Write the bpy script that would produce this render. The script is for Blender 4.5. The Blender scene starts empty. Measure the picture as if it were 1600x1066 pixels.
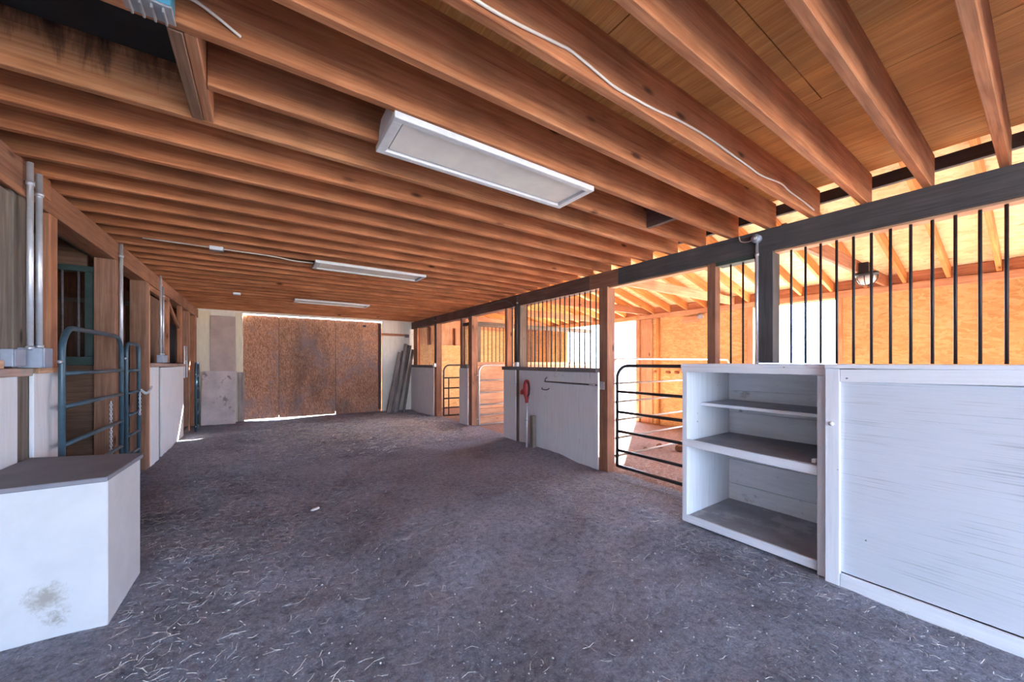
import bpy, bmesh, math, random
from mathutils import Vector, Matrix, noise as mnoise
random.seed(7)
sc = bpy.context.scene
COL = sc.collection

# ------------------------------------------------------------------ materials
def new_mat(name):
    m = bpy.data.materials.new(name); m.use_nodes = True
    nt = m.node_tree; nt.nodes.clear()
    out = nt.nodes.new('ShaderNodeOutputMaterial')
    b = nt.nodes.new('ShaderNodeBsdfPrincipled')
    nt.links.new(b.outputs[0], out.inputs[0])
    return m, nt, b
def N(nt, typ, **kw):
    n = nt.nodes.new(typ)
    for k, v in kw.items():
        if k in n.inputs: n.inputs[k].default_value = v
        else: setattr(n, k, v)
    return n
def L(nt, a, b): nt.links.new(a, b)
def coords(nt, scale=(1, 1, 1), rnd=True, rot=None):
    tc = N(nt, 'ShaderNodeTexCoord')
    src = tc.outputs['Object']
    if rnd:
        oi = N(nt, 'ShaderNodeObjectInfo')
        mul = N(nt, 'ShaderNodeMath', operation='MULTIPLY'); mul.inputs[1].default_value = 57.0
        L(nt, oi.outputs['Random'], mul.inputs[0])
        add = N(nt, 'ShaderNodeVectorMath', operation='ADD')
        L(nt, src, add.inputs[0]); L(nt, mul.outputs[0], add.inputs[1])
        src = add.outputs[0]
    mp = N(nt, 'ShaderNodeMapping')
    mp.inputs['Scale'].default_value = scale
    if rot: mp.inputs['Rotation'].default_value = rot
    L(nt, src, mp.inputs['Vector'])
    return mp.outputs[0]
def ramp(nt, fac, stops, interp='LINEAR'):
    r = N(nt, 'ShaderNodeValToRGB'); cr = r.color_ramp; cr.interpolation = interp
    while len(cr.elements) < len(stops): cr.elements.new(0.5)
    for e, (p, c) in zip(cr.elements, stops):
        e.position = p; e.color = (c[0], c[1], c[2], 1) if not isinstance(c, (int, float)) else (c, c, c, 1)
    L(nt, fac, r.inputs[0])
    return r.outputs[0]
def noise(nt, vec, scale, detail=4, rough=0.55, dist=0.0):
    n = N(nt, 'ShaderNodeTexNoise', Scale=scale, Detail=detail, Roughness=rough, Distortion=dist)
    L(nt, vec, n.inputs['Vector']); return n.outputs['Fac']
def mix(nt, fac, a, b, mode='MIX'):
    m = N(nt, 'ShaderNodeMix', data_type='RGBA', blend_type=mode)
    if isinstance(fac, (int, float)): m.inputs[0].default_value = fac
    else: L(nt, fac, m.inputs[0])
    for s, i in ((a, 6), (b, 7)):
        if isinstance(s, tuple): m.inputs[i].default_value = (*s[:3], 1)
        else: L(nt, s, m.inputs[i])
    return m.outputs[2]
def bump(nt, b, h, strength=0.3, dist=0.01):
    bp = N(nt, 'ShaderNodeBump', Strength=strength, Distance=dist)
    L(nt, h, bp.inputs['Height']); L(nt, bp.outputs[0], b.inputs['Normal'])

def wood(name, dark, mid, light, rough=0.75, knots=True, stain=None, vary=0.25):
    m, nt, b = new_mat(name)
    v = coords(nt, (1.3, 22, 22))
    n1 = noise(nt, v, 1.6, 6, 0.6, 0.6)
    c = ramp(nt, n1, [(0.25, dark), (0.5, mid), (0.78, light)])
    v2 = coords(nt, (2.5, 110, 110))
    n2 = noise(nt, v2, 1.2, 3, 0.6)
    f = ramp(nt, n2, [(0.3, 0.72), (0.7, 1.12)])
    c = mix(nt, 0.8, c, f, 'MULTIPLY')
    v3 = coords(nt, (1, 1, 1))
    n3 = noise(nt, v3, 2.2, 3, 0.6)
    c = mix(nt, 0.85, c, ramp(nt, n3, [(0.3, 0.7), (0.65, 1.15)]), 'MULTIPLY')
    if knots:
        vk = coords(nt, (2.0, 5.5, 5.5))
        vo = N(nt, 'ShaderNodeTexVoronoi', Scale=1.0); L(nt, vk, vo.inputs['Vector'])
        k = ramp(nt, vo.outputs['Distance'], [(0.05, 1.0), (0.12, 0.0)])
        c = mix(nt, k, c, tuple(x * 0.32 for x in dark))
    if stain:
        n4 = noise(nt, coords(nt, (2.2, 1.2, 1.2)), stain[1], 4, 0.7, 0.5)
        c = mix(nt, ramp(nt, n4, [(stain[2], 0.0), (stain[2] + 0.12, 1.0)]), c, stain[0])
    oi = N(nt, 'ShaderNodeObjectInfo')
    c = mix(nt, 1.0, c, ramp(nt, oi.outputs['Random'], [(0, 1 - vary), (1, 1 + vary * 0.3)]), 'MULTIPLY')
    L(nt, c, b.inputs['Base Color']); b.inputs['Roughness'].default_value = rough
    b.inputs['Specular IOR Level'].default_value = 0.25
    bump(nt, b, n2, 0.25, 0.004)
    return m
def water_stain(mat):
    nt = mat.node_tree; b = [n for n in nt.nodes if n.type == 'BSDF_PRINCIPLED'][0]
    c = b.inputs['Base Color'].links[0].from_socket
    tc = N(nt, 'ShaderNodeTexCoord'); sp = N(nt, 'ShaderNodeSeparateXYZ'); L(nt, tc.outputs['Object'], sp.inputs[0])
    mp = N(nt, 'ShaderNodeMapping'); mp.inputs['Scale'].default_value = (9, 1, 1.6); L(nt, tc.outputs['Object'], mp.inputs['Vector'])
    n = noise(nt, mp.outputs[0], 1.0, 6, 0.7, 0.5)
    # runs hang from the top edge near the hatch
    a = N(nt, 'ShaderNodeMath', operation='MULTIPLY_ADD'); L(nt, sp.outputs['Z'], a.inputs[0]); a.inputs[1].default_value = 1.3; L(nt, n, a.inputs[2])
    m1 = ramp(nt, a.outputs[0], [(0.50, 0.0), (0.62, 0.6), (0.72, 0.95)])
    mk = ramp(nt, sp.outputs['X'], [(0.0, 1.0), (1.0, 1.0)])
    mr = N(nt, 'ShaderNodeMapRange'); L(nt, sp.outputs['X'], mr.inputs[0]); mr.inputs[1].default_value = -1.0; mr.inputs[2].default_value = -1.7; mr.inputs[3].default_value = 0.0; mr.inputs[4].default_value = 1.0
    f = N(nt, 'ShaderNodeMath', operation='MULTIPLY'); L(nt, m1, f.inputs[0]); L(nt, mr.outputs[0], f.inputs[1])
    L(nt, mix(nt, f.outputs[0], c, (0.035, 0.015, 0.009)), b.inputs['Base Color'])
def plain(name, col, rough=0.6, metal=0.0, var=0.12, scale=6.0, spots=None, bumpy=0.05):
    m, nt, b = new_mat(name)
    v = coords(nt)
    n = noise(nt, v, scale, 5, 0.6)
    c = mix(nt, 1.0, (*col,), ramp(nt, n, [(0.25, 1 - var), (0.75, 1 + var * 0.6)]), 'MULTIPLY')
    if spots:
        n2 = noise(nt, v, spots[1], 5, 0.7)
        c = mix(nt, ramp(nt, n2, [(spots[2], 0.0), (spots[2] + 0.06, 1.0)]), c, spots[0])
    L(nt, c, b.inputs['Base Color']); b.inputs['Roughness'].default_value = rough
    b.inputs['Metallic'].default_value = metal
    bump(nt, b, n, bumpy, 0.004)
    return m
def painted(name, col, under, amount=0.66, grain=(1.0, 1, 38), stains=None, rough=0.7):
    """brush-painted board: fine streaks along local X where the paint is worn to the wood"""
    m, nt, b = new_mat(name)
    v = coords(nt, grain)
    n1 = noise(nt, v, 2.2, 6, 0.62, 0.35)
    big = noise(nt, coords(nt), 2.0, 3, 0.6)
    ad = N(nt, 'ShaderNodeMath', operation='MULTIPLY_ADD'); L(nt, big, ad.inputs[0]); ad.inputs[1].default_value = 0.35; L(nt, n1, ad.inputs[2])
    worn = ramp(nt, ad.outputs[0], [(amount + 0.13, 0.0), (amount + 0.26, 1.0)])
    c = mix(nt, 1.0, (*col,), ramp(nt, n1, [(0.3, 0.9), (0.7, 1.04)]), 'MULTIPLY')
    c = mix(nt, worn, c, under)
    if stains:
        n3 = noise(nt, coords(nt), stains[1], 6, 0.7, 0.3)
        c = mix(nt, ramp(nt, n3, [(stains[2], 0.0), (stains[2] + 0.1, 1.0)]), c, stains[0])
    sp = noise(nt, coords(nt), 26.0, 2, 0.5)
    c = mix(nt, ramp(nt, sp, [(0.76, 0.0), (0.79, 1.0)]), c, (0.12, 0.10, 0.09))
    L(nt, c, b.inputs['Base Color']); b.inputs['Roughness'].default_value = rough
    b.inputs['Specular IOR Level'].default_value = 0.3
    bump(nt, b, n1, 0.15, 0.004)
    return m
def osb(name, cols, stain=None, scale=1.0, fleck=0.5, streak=None):
    m, nt, b = new_mat(name)
    v = coords(nt, (14 * scale, 34 * scale, 34 * scale), rnd=True)
    w = noise(nt, coords(nt), 5.0, 3, 0.6)
    dv = N(nt, 'ShaderNodeVectorMath', operation='MULTIPLY_ADD'); cmb = N(nt, 'ShaderNodeCombineXYZ')
    for i in range(3): L(nt, w, cmb.inputs[i])
    L(nt, cmb.outputs[0], dv.inputs[0]); dv.inputs[1].default_value = (6, 6, 6); L(nt, v, dv.inputs[2])
    vo = N(nt, 'ShaderNodeTexVoronoi', Scale=1.0); L(nt, dv.outputs[0], vo.inputs['Vector'])
    sep = N(nt, 'ShaderNodeSeparateColor'); L(nt, vo.outputs['Color'], sep.inputs[0])
    c = ramp(nt, sep.outputs[0], [(0.0, cols[0]), (0.45, cols[1]), (1.0, cols[2])])
    big = noise(nt, coords(nt), 1.3, 4, 0.6)
    c = mix(nt, 0.8, c, ramp(nt, big, [(0.3, 0.78), (0.7, 1.12)]), 'MULTIPLY')
    fl = noise(nt, coords(nt, (9 * scale, 46 * scale, 46 * scale)), 1.0, 2, 0.5)
    c = mix(nt, ramp(nt, fl, [(0.68, 0.0), (0.72, fleck)]), c, tuple(x * 0.22 for x in cols[0]))
    if stain:
        n3 = noise(nt, coords(nt, stain[3] if len(stain) > 3 else (1, 1, 1)), stain[1], 6, 0.72, 0.4)
        c = mix(nt, ramp(nt, n3, [(stain[2], 0.0), (stain[2] + 0.14, 0.85)]), c, stain[0])
    if streak:
        n4 = noise(nt, coords(nt, streak[3]), streak[1], 5, 0.62, 0.15)
        c = mix(nt, ramp(nt, n4, [(streak[2], 0.0), (streak[2] + 0.24, 0.95)]), c, streak[0])
    L(nt, c, b.inputs['Base Color']); b.inputs['Roughness'].default_value = 0.8
    b.inputs['Specular IOR Level'].default_value = 0.2
    bump(nt, b, sep.outputs[0], 0.12, 0.003)
    return m
def soil(name, c0, c1, c2, speck):
    m, nt, b = new_mat(name)
    v = coords(nt, rnd=False)
    n1 = noise(nt, v, 1.1, 6, 0.65, 0.3)
    n2 = noise(nt, v, 22, 8, 0.72)
    n3 = noise(nt, v, 95, 4, 0.7)
    c = ramp(nt, n1, [(0.3, c0), (0.52, c1), (0.75, c2)])
    c = mix(nt, 0.9, c, ramp(nt, n2, [(0.30, 0.45), (0.5, 1.0), (0.72, 1.35)]), 'MULTIPLY')
    c = mix(nt, 0.75, c, ramp(nt, n3, [(0.3, 0.55), (0.7, 1.4)]), 'MULTIPLY')
    vo = N(nt, 'ShaderNodeTexVoronoi', Scale=42.0); L(nt, v, vo.inputs['Vector'])
    c = mix(nt, ramp(nt, vo.outputs['Distance'], [(0.08, 0.75), (0.14, 0.0)]), c, speck)
    L(nt, c, b.inputs['Base Color']); b.inputs['Roughness'].default_value = 0.95
    b.inputs['Specular IOR Level'].default_value = 0.15
    h = N(nt, 'ShaderNodeMath', operation='MULTIPLY_ADD'); L(nt, n3, h.inputs[0]); h.inputs[1].default_value = 0.35; L(nt, n2, h.inputs[2])
    bump(nt, b, h.outputs[0], 1.0, 0.06)
    return m

M = {}
M['joist'] = wood('joist_wood', (0.30, 0.10, 0.042), (0.49, 0.185, 0.08), (0.62, 0.28, 0.135))
M['joist_stained'] = wood('water_stained_joist', (0.32, 0.11, 0.045), (0.52, 0.22, 0.10), (0.62, 0.31, 0.16), vary=0.05)
water_stain(M['joist_stained'])
M['rafter'] = wood('rafter_wood', (0.50, 0.20, 0.06), (0.66, 0.31, 0.11), (0.74, 0.42, 0.19), vary=0.2)
M['tie'] = wood('tie_wood', (0.52, 0.27, 0.15), (0.66, 0.38, 0.22), (0.72, 0.48, 0.32), vary=0.1)
M['deck'] = wood('loft_plywood', (0.50, 0.22, 0.065), (0.66, 0.32, 0.10), (0.74, 0.42, 0.16), knots=False, vary=0.1)
M['post'] = wood('post_wood', (0.24, 0.115, 0.07), (0.36, 0.18, 0.11), (0.46, 0.26, 0.17), vary=0.15)
M['stud'] = wood('stud_wood', (0.34, 0.13, 0.065), (0.48, 0.21, 0.11), (0.58, 0.30, 0.18), vary=0.15)
M['charcoal'] = wood('charcoal_paint', (0.065, 0.062, 0.062), (0.088, 0.084, 0.084), (0.11, 0.105, 0.105), knots=False, vary=0.05)
M['brownbeam'] = wood('brown_beam', (0.10, 0.055, 0.045), (0.15, 0.085, 0.068), (0.2, 0.12, 0.10), vary=0.05)
M['splice'] = wood('splice_wood', (0.19, 0.085, 0.05), (0.28, 0.13, 0.08), (0.36, 0.19, 0.12), vary=0.05)
M['leftbeam'] = wood('left_beam_wood', (0.24, 0.10, 0.055), (0.34, 0.155, 0.085), (0.42, 0.21, 0.125), vary=0.05)
M['weathered'] = wood('weathered_wood', (0.12, 0.095, 0.07), (0.20, 0.16, 0.125), (0.29, 0.24, 0.19), vary=0.15)
M['lumber'] = wood('old_lumber', (0.16, 0.13, 0.115), (0.27, 0.22, 0.195), (0.38, 0.32, 0.28), vary=0.6)
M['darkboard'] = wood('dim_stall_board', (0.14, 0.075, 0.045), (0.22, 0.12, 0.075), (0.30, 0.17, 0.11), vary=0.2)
M['cap'] = wood('dark_cap_rail', (0.14, 0.125, 0.125), (0.20, 0.18, 0.18), (0.26, 0.235, 0.235), knots=False, vary=0.1)
M['pinkcap'] = wood('worn_ledge', (0.35, 0.22, 0.17), (0.46, 0.31, 0.25), (0.56, 0.42, 0.36), knots=False, stain=((0.19, 0.33, 0.28), 3.0, 0.55), vary=0.05)
M['orangeboard'] = wood('stall_plank', (0.52, 0.27, 0.14), (0.64, 0.37, 0.22), (0.72, 0.46, 0.30), vary=0.12)
M['osb'] = osb('stall_osb', [(0.62, 0.38, 0.16), (0.71, 0.47, 0.21), (0.77, 0.56, 0.28)], fleck=0.35)
M['roofosb'] = osb('roof_osb', [(0.70, 0.52, 0.29), (0.79, 0.63, 0.38), (0.84, 0.71, 0.48)], scale=0.6, fleck=0.8)
M['doorosb'] = osb('door_osb', [(0.33, 0.14, 0.075), (0.47, 0.225, 0.13), (0.62, 0.36, 0.24)], stain=((0.30, 0.22, 0.215), 1.3, 0.50), scale=2.0, fleck=0.6,
                   streak=((0.085, 0.062, 0.055), 1.0, 0.50, (0.30, 2.6, 1.0)))
M['white'] = painted('white_paint', (0.83, 0.84, 0.86), (0.35, 0.33, 0.31), 0.80, (1, 20, 20))
M['whiteworn'] = painted('worn_white_paint', (0.66, 0.68, 0.72), (0.45, 0.46, 0.48), 0.60, (0.8, 62, 62))
M['whitewall'] = painted('white_stall_board', (0.74, 0.74, 0.74), (0.42, 0.40, 0.38), 0.70, (1.2, 16, 16), stains=((0.5, 0.47, 0.44), 3.0, 0.66))
M['whitedirty'] = painted('dirty_white_paint', (0.84, 0.85, 0.86), (0.30, 0.28, 0.26), 0.74, (1.5, 14, 14), stains=((0.36, 0.33, 0.30), 3.4, 0.62))
M['binwhite'] = painted('bin_white_paint', (0.58, 0.575, 0.575), (0.30, 0.26, 0.22), 0.84, (2, 2, 2), stains=((0.30, 0.25, 0.20), 3.2, 0.70))
def smudge(mat, spots, col):
    nt = mat.node_tree; b = [n for n in nt.nodes if n.type == 'BSDF_PRINCIPLED'][0]
    c = b.inputs['Base Color'].links[0].from_socket
    tc = N(nt, 'ShaderNodeTexCoord')
    for (p, rad, sc_, thr) in spots:
        d = N(nt, 'ShaderNodeVectorMath', operation='DISTANCE'); L(nt, tc.outputs['Object'], d.inputs[0]); d.inputs[1].default_value = p
        n = noise(nt, tc.outputs['Object'], sc_, 6, 0.75, 0.4)
        a = N(nt, 'ShaderNodeMath', operation='MULTIPLY_ADD'); L(nt, d.outputs['Value'], a.inputs[0]); a.inputs[1].default_value = -0.6 / rad; L(nt, n, a.inputs[2])
        c = mix(nt, ramp(nt, a.outputs[0], [(thr, 0.0), (thr + 0.30, 0.75)]), c, col)
    L(nt, c, b.inputs['Base Color'])
smudge(M['binwhite'], [((0.045, -0.305, -0.12), 0.13, 34, 0.17), ((0.08, -0.305, -0.22), 0.10, 40, 0.22)], (0.26, 0.22, 0.16))
M['cream'] = painted('cream_wall', (0.82, 0.71, 0.51), (0.45, 0.36, 0.26), 0.78, (2, 8, 8))
M['creamwhite'] = painted('pale_wall', (0.82, 0.76, 0.64), (0.42, 0.38, 0.33), 0.78, (2, 8, 8))
M['taupe'] = plain('taupe_plywood', (0.52, 0.385, 0.325), 0.8, 0, 0.25, 3.0, ((0.18, 0.14, 0.12), 2.5, 0.66))
M['greyply'] = plain('grey_plywood', (0.60, 0.495, 0.455), 0.8, 0, 0.35, 2.5, ((0.24, 0.19, 0.16), 3.4, 0.54))
M['dust'] = plain('dusty_shelf', (0.33, 0.325, 0.345), 0.9, 0, 0.3, 4.0, ((0.44, 0.43, 0.45), 2.0, 0.60))
M['lid'] = plain('bin_lid', (0.22, 0.21, 0.23), 0.8, 0, 0.2, 5.0)
M['galv'] = plain('galvanized_steel', (0.62, 0.63, 0.66), 0.42, 0.75, 0.15, 14.0)
M['conduit'] = plain('conduit_steel', (0.66, 0.67, 0.70), 0.4, 0.5, 0.12, 20.0)
M['greybox'] = plain('grey_box', (0.33, 0.36, 0.42), 0.55, 0.2, 0.15, 12.0)
M['teal'] = plain('teal_gate_paint', (0.052, 0.10, 0.13), 0.38, 0.1, 0.3, 9.0, ((0.22, 0.24, 0.25), 7.0, 0.66))
M['darkgate'] = plain('dark_gate_paint', (0.055, 0.058, 0.062), 0.45, 0.2, 0.2, 9.0)
M['palegate'] = plain('grey_and_glare_gate', (0.46, 0.46, 0.46), 0.45, 0.3, 0.2, 9.0)  # grey gate colour, reused to put glare into the sunlit stall's gate
M['iron'] = plain('black_iron', (0.028, 0.024, 0.028), 0.55, 0.3, 0.3, 30.0)
M['rail'] = plain('dark_rail', (0.13, 0.125, 0.125), 0.5, 0.5, 0.2, 20)
M['fixture'] = plain('fixture_white', (0.68, 0.67, 0.67), 0.5, 0.0, 0.12, 18, ((0.36, 0.32, 0.28), 34, 0.68))
M['lens'] = plain('dusty_diffuser', (0.80, 0.75, 0.68), 0.7, 0.0, 0.10, 7, ((0.34, 0.29, 0.25), 42, 0.70))
M['red'] = plain('red_enamel', (0.42, 0.045, 0.045), 0.45, 0.0, 0.25, 20)
M['blue'] = plain('blue_box', (0.055, 0.24, 0.36), 0.5, 0.0, 0.2, 14)
M['silver'] = plain('silver_sheet', (0.52, 0.53, 0.55), 0.35, 0.7, 0.2, 20)
M['greentrim'] = plain('green_trim', (0.045, 0.075, 0.062), 0.7, 0.0, 0.3, 9)
M['cable'] = plain('cable_white', (0.66, 0.58, 0.50), 0.5, 0.0, 0.1, 10)
M['outlet'] = plain('outlet_white', (0.85, 0.85, 0.85), 0.4, 0.0, 0.05, 10)
M['rag'] = plain('grey_rag', (0.50, 0.46, 0.46), 0.9, 0.0, 0.4, 14)
M['black'] = plain('dark_metal', (0.03, 0.03, 0.035), 0.5, 0.3, 0.1, 10)
M['glass'] = plain('milky_glass', (0.85, 0.85, 0.83), 0.2, 0.0, 0.05, 10)
M['manure'] = plain('manure', (0.20, 0.10, 0.06), 0.95, 0, 0.4, 20, None, 0.5)
M['blacksheet'] = plain('black_sheet', (0.022, 0.021, 0.021), 0.85, 0, 0.25, 6)
M['straw'] = plain('straw', (0.74, 0.71, 0.66), 0.8, 0, 0.3, 60)
M['stone'] = plain('pale_stone', (0.62, 0.61, 0.63), 0.85, 0, 0.5, 40)
M['soil'] = soil('aisle_soil', (0.27, 0.27, 0.315), (0.40, 0.40, 0.465), (0.50, 0.50, 0.57), (0.7, 0.69, 0.70))
M['stallsoil'] = soil('stall_soil', (0.37, 0.225, 0.175), (0.47, 0.30, 0.24), (0.55, 0.38, 0.315), (0.6, 0.52, 0.46))
M['outside'] = soil('yard_soil', (0.50, 0.46, 0.40), (0.58, 0.54, 0.47), (0.64, 0.60, 0.53), (0.62, 0.6, 0.55))

# ------------------------------------------------------------------ builders
def link(o, parent=None):
    COL.objects.link(o)
    if parent: o.parent = parent
    return o
def mesh_obj(name, bm, mat, loc=(0, 0, 0), rot=None, parent=None, smooth=False):
    me = bpy.data.meshes.new(name); bm.to_mesh(me); bm.free()
    me.materials.append(M[mat] if isinstance(mat, str) else mat)
    if smooth:
        for p in me.polygons: p.use_smooth = True
    o = bpy.data.objects.new(name, me)
    if rot is not None:
        o.matrix_world = Matrix.Translation(loc) @ rot.to_4x4()
    else: o.location = loc
    return link(o, parent)
def add_box(bm, lo, hi, bev=0.0):
    r = bmesh.ops.create_cube(bm, size=1.0)
    vs = r['verts']
    c = [(lo[i] + hi[i]) / 2 for i in range(3)]; s = [abs(hi[i] - lo[i]) for i in range(3)]
    for v in vs: v.co = Vector((v.co.x * s[0] + c[0], v.co.y * s[1] + c[1], v.co.z * s[2] + c[2]))
    if bev:
        es = list({e for v in vs for e in v.link_edges})
        bmesh.ops.bevel(bm, geom=es, offset=min(bev, min(s) * 0.3), segments=1, affect='EDGES')
AX = {'x': Matrix.Identity(3),
      'y': Matrix(((0, -1, 0), (1, 0, 0), (0, 0, 1))),
      'z': Matrix(((0, 0, 1), (0, 1, 0), (-1, 0, 0)))}       # local X -> world axis
def slab(name, lo, hi, mat, grain=None, parent=None, bev=0.003):
    """axis-aligned board lo..hi; its local X (the grain) runs along `grain`"""
    lo, hi = Vector(lo), Vector(hi)
    for i in range(3):
        if lo[i] > hi[i]: lo[i], hi[i] = hi[i], lo[i]
    s = hi - lo; c = (lo + hi) / 2
    if grain is None: grain = 'xyz'[max(range(3), key=lambda i: s[i])]
    R = AX[grain]
    ls = R.transposed() @ s; ls = Vector((abs(ls.x), abs(ls.y), abs(ls.z)))
    bm = bmesh.new(); add_box(bm, -ls / 2, ls / 2, bev)
    return mesh_obj(name, bm, mat, c, R, parent)
def beam(name, p0, p1, w, h, mat, parent=None, up=(0, 0, 1), bev=0.003):
    """board from p0 to p1 (centre line), w across, h along `up`"""
    p0, p1 = Vector(p0), Vector(p1); x = (p1 - p0).normalized(); u = Vector(up)
    y = u.cross(x).normalized(); z = x.cross(y)
    R = Matrix((x, y, z)).transposed(); l = (p1 - p0).length
    bm = bmesh.new(); add_box(bm, (-l / 2, -w / 2, -h / 2), (l / 2, w / 2, h / 2), bev)
    return mesh_obj(name, bm, mat, (p0 + p1) / 2, R, parent)
def add_tube(bm, pts, r, seg=10, cyclic=False, caps=True):
    pts = [Vector(p) for p in pts]; n = len(pts); rings = []
    prev = None
    for i, p in enumerate(pts):
        if cyclic: t = (pts[(i + 1) % n] - pts[i - 1]).normalized()
        elif i == 0: t = (pts[1] - p).normalized()
        elif i == n - 1: t = (p - pts[-2]).normalized()
        else: t = ((pts[i + 1] - p).normalized() + (p - pts[i - 1]).normalized()).normalized()
        if prev is None:
            a = Vector((0, 0, 1)) if abs(t.z) < 0.9 else Vector((1, 0, 0))
            u = t.cross(a).normalized()
        else: u = (prev - t * prev.dot(t)).normalized()
        prev = u; v = t.cross(u)
        rr = r[i] if isinstance(r, (list, tuple)) else r
        rings.append([bm.verts.new(p + (u * math.cos(2 * math.pi * k / seg) + v * math.sin(2 * math.pi * k / seg)) * rr) for k in range(seg)])
    m = n if cyclic else n - 1
    for i in range(m):
        a, b = rings[i], rings[(i + 1) % n]
        for k in range(seg): bm.faces.new((a[k], a[(k + 1) % seg], b[(k + 1) % seg], b[k]))
    if caps and not cyclic:
        bm.faces.new(rings[0][::-1]); bm.faces.new(rings[-1])
def tube(name, pts, r, mat, parent=None, seg=10, cyclic=False, origin=None):
    bm = bmesh.new(); o = Vector(origin) if origin else Vector((0, 0, 0))
    if origin is None and parent is None: o = Vector(pts[0])
    add_tube(bm, [Vector(p) - o for p in pts], r, seg, cyclic)
    bmesh.ops.recalc_face_normals(bm, faces=bm.faces)
    return mesh_obj(name, bm, mat, o, None, parent, smooth=True)
def poly_prism(name, pts, z0, z1, mat, parent=None, bev=0.003):
    c = Vector((sum(p[0] for p in pts) / len(pts), sum(p[1] for p in pts) / len(pts), (z0 + z1) / 2))
    bm = bmesh.new()
    lo = [bm.verts.new((p[0] - c.x, p[1] - c.y, z0 - c.z)) for p in pts]
    hi = [bm.verts.new((p[0] - c.x, p[1] - c.y, z1 - c.z)) for p in pts]
    bm.faces.new(lo[::-1]); bm.faces.new(hi)
    for i in range(len(pts)):
        j = (i + 1) % len(pts); bm.faces.new((lo[i], lo[j], hi[j], hi[i]))
    bmesh.ops.recalc_face_normals(bm, faces=bm.faces)
    if bev: bmesh.ops.bevel(bm, geom=list(bm.edges), offset=bev, segments=1, affect='EDGES')
    return mesh_obj(name, bm, mat, c, None, parent)
def tag(o, label, cat, group=None):
    o['label'] = label; o['category'] = cat; o['kind'] = 'thing'
    if group: o['group'] = group
    return o
def thing(name, label, cat, loc=(0, 0, 0), group=None):
    """an Empty that parents the parts; part builders get world coordinates and are re-based"""
    o = bpy.data.objects.new(name, None); o.location = loc; o.empty_display_size = 0.1
    COL.objects.link(o); return tag(o, label, cat, group)
def part(o, t):
    """parent o under t keeping its world place"""
    loc = Vector(t.location) if t.parent is None else None
    m = o.matrix_basis.copy()
    o.parent = t
    if t.type == 'EMPTY': o.matrix_basis = Matrix.Translation(-Vector(t.location)) @ m
    else:
        w = t.matrix_basis.copy()
        p = t.parent
        while p: w = p.matrix_basis @ w; p = p.parent
        o.matrix_basis = w.inverted() @ m
    return o
def struct(o): o['kind'] = 'structure'; return o
ORD = ['zeroth', 'first', 'second', 'third', 'fourth', 'fifth', 'sixth', 'seventh', 'eighth', 'ninth', 'tenth', 'eleventh', 'twelfth', 'thirteenth', 'fourteenth',
       'fifteenth', 'sixteenth', 'seventeenth', 'eighteenth', 'nineteenth', 'twentieth']
ORD += ['twenty-' + x for x in ORD[1:10]] + ['thirtieth'] + ['thirty-' + x for x in ORD[1:10]] + ['fortieth']

# ------------------------------------------------------------------ key dimensions (metres)
XL, XR, FAR = -1.13, 3.60, 10.45
JB, JT = 2.527, 2.762           # joist bottom / top
NEAR = -4.2
EAVE, SLOPE, RIDGE = 2.458, 0.26, 1.235
XO = 7.30                       # outer wall of the bright stalls
XW = -4.85                      # outer wall of the dim stalls

# ------------------------------------------------------------------ floor
def sm(a, b, x):
    t = max(0.0, min(1.0, (x - a) / (b - a))); return t * t * (3 - 2 * t)
def fz(x, y):
    z = 0.095 * (1 - sm(-0.75, 0.55, x)) * (1 - 0.75 * sm(8.6, 10.0, y))
    z += 0.05 * sm(3.0, 3.6, x) * sm(3.4, 4.2, y) * (1 - sm(8.0, 9.5, y))
    z += 0.022 * sm(9.9, 10.35, y) * sm(0.2, 2.0, x)
    z += 0.018 * mnoise.noise(Vector((x * 0.9, y * 0.9, 3.1))) + 0.013 * mnoise.noise(Vector((x * 3.1, y * 3.1, 8.7))) + 0.007 * mnoise.noise(Vector((x * 9, y * 9, 1.7)))
    return z
def grid(name, x0, x1, y0, y1, step, fn, mat):
    bm = bmesh.new(); nx = int((x1 - x0) / step) + 1; ny = int((y1 - y0) / step) + 1
    V = [[bm.verts.new((x0 + (x1 - x0) * i / nx, y0 + (y1 - y0) * j / ny, fn(x0 + (x1 - x0) * i / nx, y0 + (y1 - y0) * j / ny))) for j in range(ny + 1)] for i in range(nx + 1)]
    for i in range(nx):
        for j in range(ny): bm.faces.new((V[i][j], V[i + 1][j], V[i + 1][j + 1], V[i][j + 1]))
    return mesh_obj(name, bm, mat, smooth=True)
struct(grid('floor', XL - 0.2, XR + 0.1, NEAR - 0.6, FAR + 0.12, 0.05, fz, 'soil'))
struct(grid('floor_stalls', XR + 0.1, XO + 0.02, NEAR - 0.6, FAR + 0.02, 0.12, lambda x, y: 0.012 * mnoise.noise(Vector((x * 2.3, y * 2.3, 5.0))) + (fz(XR + 0.1, y)) * (1 - sm(XR + 0.1, XR + 0.7, x)), 'stallsoil'))
struct(grid('floor_dim_stalls', XW, XL - 0.2, NEAR - 0.6, FAR + 0.02, 0.2, lambda x, y: 0.10 + 0.012 * mnoise.noise(Vector((x * 2.3, y * 2.3, 5.0))), 'soil'))
g = slab('ground', (-45, -45, -0.3), (55, 65, -0.1), 'outside', 'x'); struct(g)

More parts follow.
